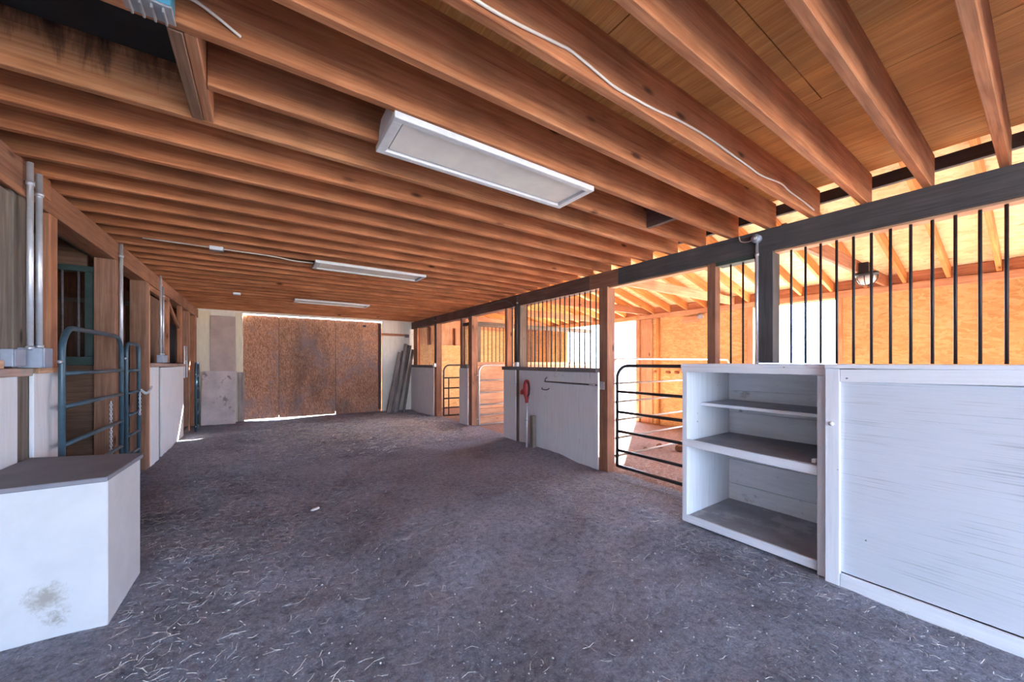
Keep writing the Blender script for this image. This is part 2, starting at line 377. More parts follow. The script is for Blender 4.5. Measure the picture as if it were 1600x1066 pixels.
# ------------------------------------------------------------------ loft deck, roof
bm = bmesh.new()
xe = [XL - 0.15, -0.01, 1.21, 2.43, XR + 0.05]
for i in range(4):
    ye = NEAR - (1.22 if i % 2 else 0.0)
    while ye < FAR:
        y0, y1 = max(ye, NEAR), min(ye + 2.44, FAR)
        add_box(bm, (y0 + 0.0025 - 3, -(xe[i + 1] - 0.003 - 1.2), -0.008), (y1 - 0.0025 - 3, -(xe[i] + 0.003 - 1.2), 0.008)); ye += 2.44
struct(mesh_obj('ceiling', bm, 'deck', (1.2, 3, JT + 0.009), AX['y']))
struct(slab('ceiling_leak_stop', (XL - 0.15, NEAR, JT + 0.018), (XR + 0.045, FAR, JT + 0.03), 'charcoal', 'y'))  # added layer, stops loft light leaking through the sheet seams
def roof(name, x_eave, mat):
    d = 1 if x_eave > RIDGE else -1
    z0 = EAVE + 0.15; z1 = z0 + SLOPE * abs(x_eave - RIDGE)
    p = Vector((x_eave + 0.5 * d, 0, z0 - 0.5 * SLOPE)); q = Vector((RIDGE, 0, z1))
    xdir = (q - p).normalized(); l = (q - p).length
    y = Vector((0, 1, 0)) ; z = xdir.cross(y)
    if z.z < 0: y = -y; z = xdir.cross(y)
    # grain across the slope: local X along Y
    R = Matrix((y, -xdir, z)).transposed()
    bm = bmesh.new(); w = FAR - NEAR + 0.6
    add_box(bm, (-w / 2, -l / 2, 0), (w / 2, l / 2, 0.02))
    return struct(mesh_obj(name, bm, mat, ((p.x + q.x) / 2, (FAR + NEAR) / 2, (p.z + q.z) / 2), R))
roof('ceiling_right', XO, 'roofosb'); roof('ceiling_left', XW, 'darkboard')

bm = bmesh.new()
for (x0, x1, z0, z1) in ((XL - 0.14, -1.0, -0.2, 2.76), (3.45, XO + 0.1, -0.2, 2.77), (-1.0, 3.45, 2.45, 2.78), (XL - 0.14, XO + 0.1, 2.76, 4.3)):
    add_box(bm, (x0 - 3, -0.04, z0 - 1.5), (x1 - 3, 0.04, z1 - 1.5))
struct(mesh_obj('wall_front', bm, 'darkboard', (3, NEAR - 0.05, 1.5)))  # unseen front wall; its doorway is sized and set back to shape light

struct(slab('wall_right_near', (XR, NEAR, -0.1), (XR + 0.06, -1.24, 2.333), 'whitewall', 'z'))
struct(slab('wall_left_near', (XL - 0.06, NEAR, -0.1), (XL, 1.19, 2.344), 'whitewall', 'z'))
# joists: 31 boards on edge, 0.305 m apart, resting on the two header beams
JG = 'ceiling joists over the aisle'
ks = list(range(-4, 31))
jmesh = None
for k in ks:
    y = 1.09 + 0.305 * k
    n_far = 31 - k
    nm = 'ceiling_joist'
    x0 = -1.25 if k != 3 else -0.185
    mt = 'joist_stained' if k == 4 else 'joist'
    if mt == 'joist' and k != 3:
        if jmesh is None:
            o = slab(nm, (x0, y - 0.04, JB), (3.716, y, JT), mt, 'x'); jmesh = o
        else:
            o = jmesh.copy(); COL.objects.link(o)
            o.location = ((x0 + 3.716) / 2, y - 0.02, (JB + JT) / 2 + random.uniform(-0.003, 0.003))
    else: o = slab(nm, (x0, y - 0.04, JB), (3.716, y, JT), mt, 'x')
    if k == 4: lab = 'water-stained ceiling joist at the end of the open loft hatch bay'
    elif k == 3: lab = 'short ceiling joist that butts into the hatch trimmer board'
    elif k == 2: lab = 'ceiling joist carrying the blue metal box beside the hatch'
    elif k == 0: lab = 'ceiling joist with the loose white cable along its side'
    else: lab = 'bare orange ceiling joist, %s counted from the sliding door' % ORD[n_far]
    tag(o, lab, 'joist', JG)
tr = slab('hatch_trimmer', (-0.225, 1.705, JB), (-0.187, 2.265, JT - 0.005), 'stud', 'y'); tag(tr, 'pale trimmer board crossing between joists at the loft hatch', 'blocking board')
tr = slab('hatch_trimmer', (-0.268, 1.705, JB - 0.004), (-0.226, 2.265, JT - 0.005), 'darkboard', 'y'); tag(tr, 'dark rough trimmer board on the hatch side of the pale one', 'blocking board')
tr = slab('joist_blocking', (2.735, 1.702, JB + 0.004), (2.775, 1.962, JT - 0.01), 'brownbeam', 'y'); tag(tr, 'dark blocking board wedged between two joists near the header beam', 'blocking board')
tp = slab('hatch_sheet', (-1.12, 1.705, JT - 0.012), (-0.27, 2.265, JT - 0.002), 'blacksheet', 'x'); tag(tp, 'black sheet above the open bay beside the trimmer boards', 'hatch')  # plain black sheet closing the top of the hatch bay

# ------------------------------------------------------------------ header beams and posts of the bright side
PG = 'posts along the bright stalls'
o = slab('header_beam', (XR, NEAR, 2.333), (XR + 0.14, 2.985, JB), 'charcoal', 'y'); tag(o, 'charcoal painted header beam above the white bookcase and iron bars', 'beam')
o = slab('header_beam', (XR, 3.455, 2.333), (XR + 0.14, FAR, JB), 'brownbeam', 'y'); tag(o, 'dark brown header beam over the far stall fronts', 'beam')
o = slab('header_splice', (XR - 0.004, 2.985, 2.333), (XR + 0.14, 3.455, JB - 0.002), 'splice', 'y'); tag(o, 'brown splice block joining the charcoal and brown header beams', 'beam')
o = slab('ledger_rail', (XR + 0.145, NEAR, 2.668), (XR + 0.185, FAR, 2.756), 'charcoal', 'y'); tag(o, 'dark ledger rail behind the joist ends above the header', 'rail')
o = slab('nailing_strip', (XR + 0.02, -1.2, 2.315), (XR + 0.12, 1.335, 2.333), 'tie', 'y'); tag(o, 'pale nailing strip under the charcoal header holding the bars', 'board')
o = slab('nailing_strip', (XR + 0.02, 1.90, 2.315), (XR + 0.12, 3.14, 2.333), 'tie', 'y'); tag(o, 'pale nailing strip under the header above the open gateway', 'board')
o = slab('nailing_strip', (XR + 0.0, 1.485, 2.295), (XR + 0.13, 1.815, 2.333), 'greentrim', 'y'); tag(o, 'green painted strip under the header between two posts', 'board')
def two_tone_post(y0, y1, z0, mat_front, label, x0=XR, x1=XR + 0.14):
    o = slab('support_post', (x0, y0, z0), (x1, y1, 2.333), mat_front, 'z'); return tag(o, label, 'post', PG)
two_tone_post(1.338, 1.478, 1.372, 'charcoal', 'charcoal painted post rising behind the bookcase with a steel conduit')
t = two_tone_post(1.818, 1.896, 0.0, 'splice', 'slim brown post at the bookcase side of the open gateway', XR, XR + 0.09)
two_tone_post(3.150, 3.292, -0.02, 'post', 'thick wooden post between the open gate and the white panel with rail')
two_tone_post(5.040, 5.190, 0.0, 'weathered', 'wooden post carrying conduit and outlet behind the red hydrant')
two_tone_post(5.430, 5.505, 0.0, 'stud', 'slim jamb post at the edge of the hydrant panel', XR, XR + 0.13)
two_tone_post(6.755, 6.895, 0.0, 'post', 'wooden post beside the short white panel with three bars')
two_tone_post(7.205, 7.290, 0.0, 'post', 'slim jamb post on the far edge of the short white panel', XR, XR + 0.09)
two_tone_post(8.605, 8.745, 0.0, 'post', 'wooden post with conduit nearest the leaning lumber')
two_tone_post(10.03, 10.33, 0.0, 'stud', 'wide orange post in the corner by the leaning lumber', XR + 0.02, XR + 0.10)

# ------------------------------------------------------------------ bright stall fronts: white board, cap rail, iron bars
bar_mesh = {}
def bars(t, ys, z0, z1, x=XR + 0.05, r=0.0088, mat='iron'):
    key = round(z1 - z0, 3)
    for y in ys:
        if key not in bar_mesh:
            bm = bmesh.new(); add_tube(bm, [(0, 0, 0), (0, 0, z1 - z0)], r, 8)
            me = bpy.data.meshes.new('bar'); bm.to_mesh(me); bm.free(); me.materials.append(M[mat])
            for p in me.polygons: p.use_smooth = True
            bar_mesh[key] = me
        o = bpy.data.objects.new('bar', bar_mesh[key]); COL.objects.link(o)
        o.location = (x, y, z0); part(o, t)
SG = 'stall fronts of the bright stalls'
t = thing('stall_barrier', 'white half-height stall front with red hydrant, dark cap and bars', 'stall front', (XR, 4.3, 0), SG)
part(slab('white_board', (XR - 0.022, 3.294, -0.02), (XR + 0.0, 5.038, 1.245), 'whitewall', 'z'), t)
part(slab('white_board', (XR - 0.022, 5.145, -0.02), (XR + 0.0, 5.515, 1.245), 'whitewall', 'z'), t)
part(slab('cap_rail', (XR - 0.06, 3.294, 1.245), (XR - 0.001, 5.515, 1.303), 'cap', 'y'), t)
part(slab('back_cap', (XR + 0.0, 3.296, 1.24), (XR + 0.12, 5.036, 1.300), 'cap', 'y'), t)
part(slab('back_cap', (XR + 0.0, 5.194, 1.24), (XR + 0.12, 5.428, 1.300), 'cap', 'y'), t)
bars(t, [3.385 + 0.1013 * i for i in range(16)], 1.30, 2.333)
bars(t, [5.262, 5.345], 1.30, 2.333)
t = thing('stall_barrier', 'short white stall front with three bars between two gateways', 'stall front', (XR, 7.1, 0), SG)
part(slab('white_board', (XR - 0.022, 6.90, -0.02), (XR, 7.295, 1.25), 'whitewall', 'z'), t)
part(slab('cap_rail', (XR - 0.05, 6.89, 1.25), (XR + 0.11, 7.203, 1.315), 'cap', 'y'), t)
part(slab('top_rail', (XR + 0.02, 6.897, 2.16), (XR + 0.08, 7.203, 2.225), 'brownbeam', 'y'), t)
bars(t, [7.0, 7.08, 7.16], 1.315, 2.17)
t = thing('stall_barrier', 'grey-white stall front with bars beside the leaning lumber', 'stall front', (XR, 9.5, 0), SG)
part(slab('white_board', (XR - 0.022, 8.75, -0.03), (XR, FAR - 0.01, 1.235), 'whitewall', 'z'), t)
part(slab('cap_rail', (XR - 0.05, 8.75, 1.235), (XR + 0.018, FAR - 0.01, 1.305), 'cap', 'y'), t)
bars(t, [8.86 + 0.1 * i for i in range(12)], 1.30, 2.333)
t = thing('bar_grille', 'row of black iron bars standing on the white bookcase and cabinet', 'bar grille', (XR + 0.05, 0.3, 1.37), SG)
bars(t, [1.223 - 0.0975 * i for i in range(24)], 1.368, 2.3145)
t = thing('bar_grille', 'pair of black iron bars between charcoal and slim brown posts', 'bar grille', (XR + 0.05, 1.65, 1.37), SG)
bars(t, [1.594, 1.70], 1.368, 2.297)

# ------------------------------------------------------------------ bookcase and closed cabinet
t = thing('bookcase', 'white painted open bookcase with three grey dusty shelves', 'bookcase', (3.37, 1.3, 0))
part(slab('side_panel', (3.0, 1.752, 0.02), (3.74, 1.795, 1.325), 'white', 'z'), t)
part(slab('side_panel', (3.0, 0.808, 0.0), (3.74, 0.845, 1.325), 'white', 'z'), t)
for i, (za, zb) in enumerate(((0.03, 0.225), (0.228, 0.455), (0.458, 0.665), (0.668, 0.905), (0.908, 1.11), (1.113, 1.325))):
    part(slab('back_board', (3.722, 0.846, za), (3.74, 1.751, zb), 'whitedirty', 'y'), t)
part(slab('back_leak_stop', (3.741, 0.846, 0.03), (3.75, 1.751, 1.325), 'whitedirty', 'y'), t)  # added behind the boards to block light leaking through their joints
part(slab('top_board', (2.985, 0.81, 1.326), (3.775, 1.80, 1.366), 'white', 'y'), t)
part(slab('top_rail', (2.982, 0.81, 1.296), (2.999, 1.795, 1.342), 'white', 'y'), t)
part(slab('stile', (2.978, 0.808, 0.0), (2.999, 0.858, 1.295), 'white', 'z'), t)
b_ = part(slab('bottom_board', (3.02, 0.846, 0.03), (3.721, 1.751, 0.075), 'dust', 'y'), t)
part(slab('lip', (2.998, 0.846, 0.018), (3.019, 1.795, 0.080), 'white', 'y'), b_)['label'] = 'white front lip'
s_ = part(slab('shelf', (3.019, 0.846, 0.672), (3.721, 1.751, 0.708), 'dust', 'y'), t)
part(beam('lip', (3.008, 0.82, 0.668), (3.008, 1.79, 0.694), 0.02, 0.062, 'white'), s_)['label'] = 'white front lip'
s_ = part(beam('shelf', (3.44, 0.846, 1.008), (3.48, 1.751, 1.012), 0.50, 0.022, 'dust'), t)
part(beam('lip', (3.185, 0.85, 1.006), (3.225, 1.751, 1.010), 0.012, 0.026, 'white'), s_)['label'] = 'white front edge'
ck = slab('latch_block', (3.02, 0.874, 0.712), (3.05, 0.90, 0.738), 'outlet', 'x'); part(ck, t)
t = thing('storage_cabinet', 'white closed cabinet with worn wood-grain panel beside the bookcase', 'cabinet', (3.35, -0.3, 0))
part(slab('front_panel', (2.962, -1.16, 0.085), (2.985, 0.738, 1.262), 'whiteworn', 'y'), t)
part(slab('stile', (2.938, 0.735, -0.01), (2.975, 0.806, 1.34), 'white', 'z'), t)
part(slab('stile', (2.938, -1.22, -0.01), (2.975, -1.161, 1.34), 'white', 'z'), t)
part(beam('top_rail', (2.954, -1.16, 1.325), (2.954, 0.734, 1.296), 0.030, 0.078, 'white'), t)
part(slab('bottom_rail', (2.938, -1.16, -0.01), (2.968, 0.734, 0.078), 'white', 'y'), t)
part(slab('top_board', (2.93, -1.23, 1.341), (3.775, 0.808, 1.366), 'white', 'y'), t)
part(slab('back_panel', (3.72, -1.22, 0.0), (3.74, 0.806, 1.34), 'whitedirty', 'y'), t)
part(slab('side_panel', (2.986, -1.22, 0.0), (3.72, -1.19, 1.34), 'white', 'z'), t)
bm = bmesh.new(); bmesh.ops.create_uvsphere(bm, u_segments=12, v_segments=8, radius=0.013)
part(mesh_obj('knob', bm, 'outlet', (2.928, 0.772, 0.997), None, None, True), t)

# ------------------------------------------------------------------ gates
def gate(name, label, a, b, z0, z1, rails, mat, r=0.019, corner=0.15, group=None, low_corner=False, bowed=True, mid=None):
    """tube gate from plan point a to b; top corners rounded"""
    a, b = Vector((a[0], a[1], 0)), Vector((b[0], b[1], 0)); d = (b - a); w = d.length; d.normalize()
    t = thing(name, label, 'gate', (a.x, a.y, z0), group)
    def P(u, z): return Vector((a.x + d.x * u, a.y + d.y * u, z))
    pts = [P(0, z0)]
    for i in range(7):
        an = math.pi - i * math.pi / 12
        pts.append(P(corner + corner * math.cos(an), z1 - corner + corner * math.sin(an)))
    for i in range(7):
        an = math.pi / 2 - i * math.pi / 12
        pts.append(P(w - corner + corner * math.cos(an), z1 - corner + corner * math.sin(an)))
    pts.append(P(w, z0))
    part(tube('gate_frame', pts, r, mat, None, 12), t)
    part(tube('bottom_rail', [P(0, z0), P(w, z0)], r, mat, None, 10), t)
    for z in rails: part(tube('rail', [P(r * 0.5, z), P(w - r * 0.5, z)], r * 0.9, mat, None, 10), t)
    if mid is not None:
        part(tube('upright', [P(mid * w, z0), P(mid * w, rails[0])], r * 0.8, mat, None, 8), t)
    for z in (z0 + 0.12, z1 - corner - 0.06):
        part(tube('hinge', [P(-0.05, z), P(0.0, z)], 0.011, 'galv', None, 8), t)
    return t, P
GG = 'tube gates of the bright stalls'
gate('stall_gate', 'dark closed tube gate between thick post and white bookcase', (3.66, 3.045), (3.66, 1.93), 0.093, 1.335, [1.016, 0.764, 0.525, 0.288], 'darkgate', 0.020, 0.16, GG)
gate('stall_gate', 'tube gate with glare-pale colour standing open inside the sunlit stall', (3.90, 3.34), (7.15, 3.36), 0.10, 1.425, [1.09, 0.838, 0.59, 0.345], 'palegate', 0.016, 0.13, GG)  # glare on this gate is put into its pale colour
gate('stall_gate', 'grey tube gate swung open before the barred plank partition', (3.735, 6.70), (4.92, 6.70), 0.075, 1.315, [1.0, 0.742, 0.49, 0.275], 'palegate', 0.020, 0.15, GG)
gate('stall_gate', 'grey tube gate swung open in the farthest bright stall', (3.765, 8.55), (4.92, 8.55), 0.042, 1.305, [0.985, 0.728, 0.468, 0.235], 'darkgate', 0.020, 0.16, GG, mid=0.12)
GL = 'teal tube gates along the dim stalls'
tg, P = gate('stall_gate', 'large teal tube gate behind the white feed bin', (-1.07, 3.625), (-1.07, 4.86), 0.16, 1.612, [1.305, 1.085, 0.835, 0.60, 0.37], 'teal', 0.0170, 0.17, GL)
gate('stall_gate', 'narrow teal tube gate beyond the large teal gate', (-1.075, 5.035), (-1.075, 5.465), 0.20, 1.565, [1.295, 1.075, 0.858, 0.655, 0.465], 'teal', 0.0155, 0.09, GL)
gate('stall_gate', 'folded teal gate seen edge-on near the leaning plywood', (-1.005, 8.98), (-1.095, 10.12), 0.06, 1.36, [1.10, 0.85, 0.6, 0.35], 'teal', 0.020, 0.15, GL)
# chains that hang on the gates
def chain(label, p0, n, mat='galv', step=0.020, sag=None):
    bm = bmesh.new(); o = Vector(p0)
    for i in range(n):
        c = Vector((0, 0, -step * i)) if sag is None else Vector(sag) * (i / (n - 1)) + Vector((0, 0, -0.05 * math.sin(math.pi * i / (n - 1))))
        ring = []
        for k in range(10):
            an = 2 * math.pi * k / 10
            u, v = 0.0065 * math.cos(an), 0.0135 * math.sin(an)
            ring.append(c + (Vector((u, 0, v)) if i % 2 else Vector((0, u, v))))
        add_tube(bm, ring, 0.0035, 6, True)
    return tag(mesh_obj('gate_chain', bm, mat, o, None, None, True), label, 'chain')
chain('steel chain dangling inside the large teal gate', (-1.10, 4.70, 1.02), 24)
chain('steel chain hanging on the narrow teal gate', (-1.045, 5.36, 1.06), 12)
chain('short chain linking narrow teal gate to the dark post', (-1.055, 5.47, 1.08), 22, 'galv', 0.02, (-0.03, 0.62, 0.0))

# ------------------------------------------------------------------ bright stalls: outer wall, plates, ties, rafters
bm = bmesh.new()
for (y0, y1, z0, z1) in ((NEAR, -1.1, -0.2, 2.36), (-1.1, -0.1, 2.345, 2.36), (-0.1, 1.86, -0.2, 2.36), (1.86, 3.0, 2.345, 2.36), (3.0, 5.46, -0.2, 2.36), (5.46, 7.9, 2.352, 2.36), (7.9, FAR + 0.1, -0.2, 2.36)):  # first gap is an unseen doorway, added to brighten the near stall
    add_box(bm, (y0 - 4.4, -0.05, z0 - 1.1), (y1 - 4.4, 0.0, z1 - 1.1))
struct(mesh_obj('wall_right', bm, 'osb', (XO, 4.4, 1.1), AX['y']))
struct(slab('trim_1', (XO - 0.04, NEAR, 2.36), (XO + 0.05, FAR + 0.1, 2.458), 'orangeboard', 'y'))
DG = 'jamb boards of the yard openings'
o = slab('jamb_board', (XO - 0.09, 5.37, 0.0), (XO - 0.001, 5.458, 2.355), 'tie', 'z'); tag(o, 'pale jamb board at the blown-out stall doorway beside the rafters', 'board', DG)
o = slab('jamb_board', (XO - 0.03, 5.06, 0.0), (XO - 0.001, 5.365, 2.355), 'orangeboard', 'z'); tag(o, 'wide pinkish board beside the sunlit stall doorway', 'board', DG)
o = slab('jamb_board', (XO - 0.07, 4.88, 0.0), (XO - 0.001, 4.94, 2.355), 'rafter', 'z'); tag(o, 'narrow upright stud between pinkish board and plywood wall', 'board', DG)
o = slab('jamb_board', (XO - 0.05, 3.002, 0.0), (XO - 0.001, 3.10, 2.355), 'tie', 'z'); tag(o, 'pale jamb board at the opening behind the charcoal post', 'board', DG)
o = slab('jamb_board', (XO - 0.02, 1.79, 0.0), (XO - 0.001, 1.858, 2.355), 'tie', 'z'); tag(o, 'jamb board of the window opening behind the iron bars', 'board', DG)
o = slab('vent_slot_board', (XO - 0.03, 4.0, 2.19), (XO - 0.001, 4.36, 2.32), 'tie', 'y'); tag(o, 'short pink board below the plate beside the globe lamp', 'board')
TG = 'tie boards across the bright stalls'
for y, lab in ((1.31, 'orange tie board across the stall behind the iron bars'), (3.33, 'knotty pale tie board above the open gateway'),
               (5.12, 'tie board over the stall behind the red hydrant'), (6.83, 'tie board above the barred plank partition'), (8.67, 'tie board in the farthest bright stall')):
    o = slab('tie_board', (XR + 0.145, y - 0.02, 2.44), (XO - 0.05, y + 0.02, 2.585), 'tie' if y > 3 and y < 4 else 'stud', 'x'); tag(o, lab, 'tie board', TG)
RG = 'rafters under the bright stall roof'
rm = None; ys = []
y = 1.133 + 0.39 * -5
while y < FAR - 0.1: ys.append(y); y += 0.39
for i, y in enumerate(ys):
    p0 = Vector((XO + 0.05, y, EAVE + 0.07 - 0.05 * SLOPE)); p1 = Vector((RIDGE + 0.6, y, EAVE + 0.07 + SLOPE * (XO - RIDGE - 0.6)))
    if rm is None: rm = o = beam('rafter', p0, p1, 0.04, 0.14, 'rafter')
    else:
        o = rm.copy(); COL.objects.link(o); o.location = (p0 + p1) / 2
    tag(o, 'sloping rafter under the sheathing, %s counted from the far end wall' % ORD[len(ys) - i], 'rafter', RG)
BG = 'blocking between rafters on the outer plate'
bmk = None
for i in range(len(ys) - 1):
    y0, y1 = ys[i] + 0.021, ys[i + 1] - 0.021
    if bmk is None: bmk = o = slab('rafter_blocking', (XO - 0.012, y0, EAVE + 0.002), (XO + 0.028, y1, EAVE + 0.144), 'stud', 'y')
    else:
        o = bmk.copy(); COL.objects.link(o); o.location.y = (y0 + y1) / 2
    tag(o, 'reddish blocking between rafters, %s bay from the far end wall' % ORD[len(ys) - 1 - i], 'blocking board', BG)

# end wall of the farthest bright stall: sheathing low, open studs above
struct(slab('wall_back_stall', (XR + 0.14, FAR + 0.04, -0.2), (XO + 0.1, FAR + 0.08, 4.2), 'tie', 'z'))
o = slab('end_boarding', (XR + 0.145, FAR - 0.03, 0.0), (5.20, FAR + 0.0, 1.90), 'osb', 'x'); tag(o, 'low sheathing under the open studs of the far end wall', 'sheathing')
o = slab('end_boarding', (5.205, FAR - 0.03, 0.0), (XO - 0.06, FAR + 0.0, 2.42), 'osb', 'x'); tag(o, 'full-height sheathing on the far end wall behind the barred partition', 'sheathing')
for i, x in enumerate((4.18, 4.50, 4.98)):
    o = slab('wall_stud', (x - 0.02, FAR - 0.05, 1.902), (x + 0.02, FAR + 0.039, 2.419), 'stud', 'z'); tag(o, 'open wall stud above the end panel, %s from the corner post' % ORD[i + 1], 'stud', 'studs above the far end panel')
# plank and bar partition
t = thing('stall_partition', 'plank partition with barred top behind the swung grey gate', 'partition', (3.75, 6.83, 0))
zz = 0.03
for i in range(7):
    part(slab('plank', (XR + 0.145, 6.81, zz), (XO - 0.08, 6.85, zz + 0.178), 'orangeboard', 'x'), t); zz += 0.183
part(slab('mid_rail', (XR + 0.145, 6.80, zz), (XO - 0.08, 6.86, zz + 0.07), 'tie', 'x'), t)
part(slab('top_rail', (XR + 0.145, 6.80, 2.135), (XO - 0.08, 6.86, 2.235), 'weathered', 'x'), t)
part(slab('side_stile', (XR + 0.145, 6.80, zz + 0.071), (XR + 0.24, 6.86, 2.134), 'weathered', 'z'), t)
key = round(2.135 - zz - 0.07, 3)
for i in range(33):
    bm = None
    if i == 0:
        b2 = bmesh.new(); add_tube(b2, [(0, 0, 0), (0, 0, 2.135 - zz - 0.07)], 0.009, 8); pm = bpy.data.meshes.new('bar'); b2.to_mesh(pm); b2.free(); pm.materials.append(M['iron'])
    o = bpy.data.objects.new('bar', pm); COL.objects.link(o); o.location = (3.93 + 0.1 * i, 6.83, zz + 0.07); part(o, t)

# caged jar lamp on the near tie board, globe lamp on the outer wall
t = thing('jar_lamp', 'caged glass jar lamp hung under the tie board behind the bars', 'lamp', (5.92, 1.25, 2.44))
part(slab('back_box', (5.83, 1.20, 2.44), (6.0, 1.288, 2.55), 'black', 'x'), t)
part(tube('collar', [(5.92, 1.235, 2.44), (5.92, 1.235, 2.40)], 0.105, 'black', None, 16), t)
part(tube('glass_jar', [(5.92, 1.235, 2.40), (5.92, 1.235, 2.35), (5.92, 1.235, 2.315), (5.92, 1.235, 2.30)], [0.085, 0.085, 0.065, 0.02], 'glass', None, 16), t)
for i in range(4):
    an = math.pi * i / 4
    pts = [(5.92 + 0.1 * math.cos(an) * math.cos(q), 1.235 + 0.1 * math.sin(an) * math.cos(q), 2.395 - 0.115 * math.sin(q)) for q in [math.pi * j / 10 for j in range(11)]]
    part(tube('cage_wire', pts, 0.004, 'black', None, 6), t)
t = thing('globe_lamp', 'small round lamp on the plywood wall near the plate', 'lamp', (7.2, 3.93, 2.29))
bm = bmesh.new(); bmesh.ops.create_uvsphere(bm, u_segments=16, v_segments=12, radius=0.058); part(mesh_obj('globe', bm, 'greybox', (7.19, 3.93, 2.295), None, None, True), t)
part(tube('base', [(7.285, 3.93, 2.295), (7.21, 3.93, 2.295)], 0.035, 'outlet', None, 12), t)
for i, y in enumerate((4.46, 4.66, 4.95)):
    o = tube('wall_peg', [(7.298, y, 1.16), (7.2, y, 1.165)], 0.032, 'stud'); tag(o, 'stubby wooden peg on the plywood wall, %s from the pinkish jamb board' % ORD[3 - i], 'peg', 'pegs on the stall wall')
for i, (x, y, r, lab) in enumerate(((4.996, 3.6, 0.035, 'small brown manure ball by itself on the stall floor'), (5.31, 3.56, 0.05, 'flat brown manure lump between two other lumps'), (5.37, 3.24, 0.075, 'largest brown manure lump on the stall floor near the bookcase'))):
    bm = bmesh.new(); bmesh.ops.create_icosphere(bm, subdivisions=3, radius=r)
    for v in bm.verts: v.co *= 1 + 0.25 * mnoise.noise(v.co * 30 + Vector((i, 0, 0)))
    for v in bm.verts: v.co.z *= 0.8
    tag(mesh_obj('manure_lump', bm, 'manure', (x, y, r * 0.6), None, None, True), lab, 'manure', 'manure lumps in the sunlit stall')

# ------------------------------------------------------------------ far wall with the sliding door
bm = bmesh.new()
for (x0, x1, z0, z1) in ((XL - 0.2, -0.345, -0.2, 2.76), (2.775, XR + 0.14, -0.2, 2.76), (-0.345, 2.775, 2.50, 2.76)):
    add_box(bm, (z0 - 1.2, -0.03, -(x1 - 1.2)), (z1 - 1.2, 0.03, -(x0 - 1.2)))
R = Matrix(((0, 0, -1), (0, 1, 0), (1, 0, 0)))
wb = struct(mesh_obj('wall_back', bm, 'creamwhite', (1.2, FAR + 0.035, 1.2), R))
struct(slab('wall_back_gable', (XL - 0.2, FAR + 0.0, 2.785), (XR + 0.14, FAR + 0.06, 4.2), 'darkboard', 'x'))
o = slab('wall_boarding', (-1.19, FAR - 0.012, 0.0), (-0.93, FAR + 0.003, 2.50), 'cream', 'z'); tag(o, 'cream painted wall panel in the corner behind leaning plywood', 'panel')
o = slab('cream_strip', (-0.475, FAR - 0.012, 0.0), (-0.352, FAR + 0.003, 2.50), 'cream', 'z'); tag(o, 'narrow cream wall strip beside the sliding door', 'panel')
t = thing('sliding_door', 'large stained sheathing sliding door with light showing above and below', 'door', (1.2, FAR + 0.09, 0.05))
for (x0, x1, zb) in ((-0.40, 0.351, 0.036), (0.359, 1.599, 0.028), (1.607, 2.80, 0.02)):
    part(slab('door_sheet', (x0, FAR + 0.075, zb), (x1, FAR + 0.095, 2.482), 'doorosb', 'z'), t)
part(slab('backing_board', (-0.40, FAR + 0.096, 0.09), (2.80, FAR + 0.115, 2.465), 'charcoal', 'z'), t)  # added behind the sheets to close bright light gaps at the seams
part(slab('edge_board', (2.68, FAR + 0.066, 0.07), (2.766, FAR + 0.074, 2.445), 'brownbeam', 'z'), t)
part(slab('pull_plate', (2.28, FAR + 0.064, 2.33), (2.36, FAR + 0.074, 2.385), 'black', 'x'), t)
o = slab('wall_plywood', (-0.925, FAR - 0.035, 1.17), (-0.483, FAR - 0.013, 2.41), 'taupe', 'z'); tag(o, 'taupe plywood piece fixed upright on the far wall', 'plywood sheet')
o = beam('leaning_plywood', (-0.765, 10.16, 0.0), (-0.755, 10.37, 1.18), 0.60, 0.018, 'greyply', None, (0, -1, 0.2)); tag(o, 'stained grey plywood sheet leaning against the far wall', 'plywood sheet')
o = slab('upright_plank', (-0.435, FAR - 0.045, 0.02), (-0.315, FAR - 0.015, 1.15), 'lumber', 'z'); tag(o, 'short upright grey plank beside the sliding door edge', 'plank')
t = thing('latch_board', 'orange latch board across the pale wall above leaning lumber', 'board', (3.15, FAR - 0.02, 2.14))
part(slab('board', (2.74, FAR - 0.02, 2.115), (3.47, FAR + 0.003, 2.180), 'stud', 'x'), t)
part(slab('bracket', (3.40, FAR - 0.04, 2.085), (3.52, FAR - 0.021, 2.175), 'rail', 'x'), t)
LG = 'old lumber leaning in the far corner'
for (bx, by, tx, tz, ty, w, lab) in ((2.84, 10.10, 3.25, 1.66, 10.40, 0.10, 'leaning grey plank nearest the sliding door'),
        (2.93, 10.18, 3.33, 1.69, 10.39, 0.085, 'leaning plank second from the sliding door with pale face'),
        (3.03, 10.13, 3.42, 1.90, 10.38, 0.09, 'tallest leaning plank in the corner lumber stack'),
        (3.10, 10.24, 3.53, 1.86, 10.40, 0.11, 'broad leaning plank behind the tallest one'),
        (3.22, 9.98, 3.57, 1.74, 10.25, 0.07, 'dark narrow plank leaning closest to the corner post')):
    o = beam('leaning_plank', (bx, by, -0.01), (tx, ty, tz), w, 0.032, 'lumber', None, (0, -1, 0.15)); tag(o, lab, 'plank', LG)
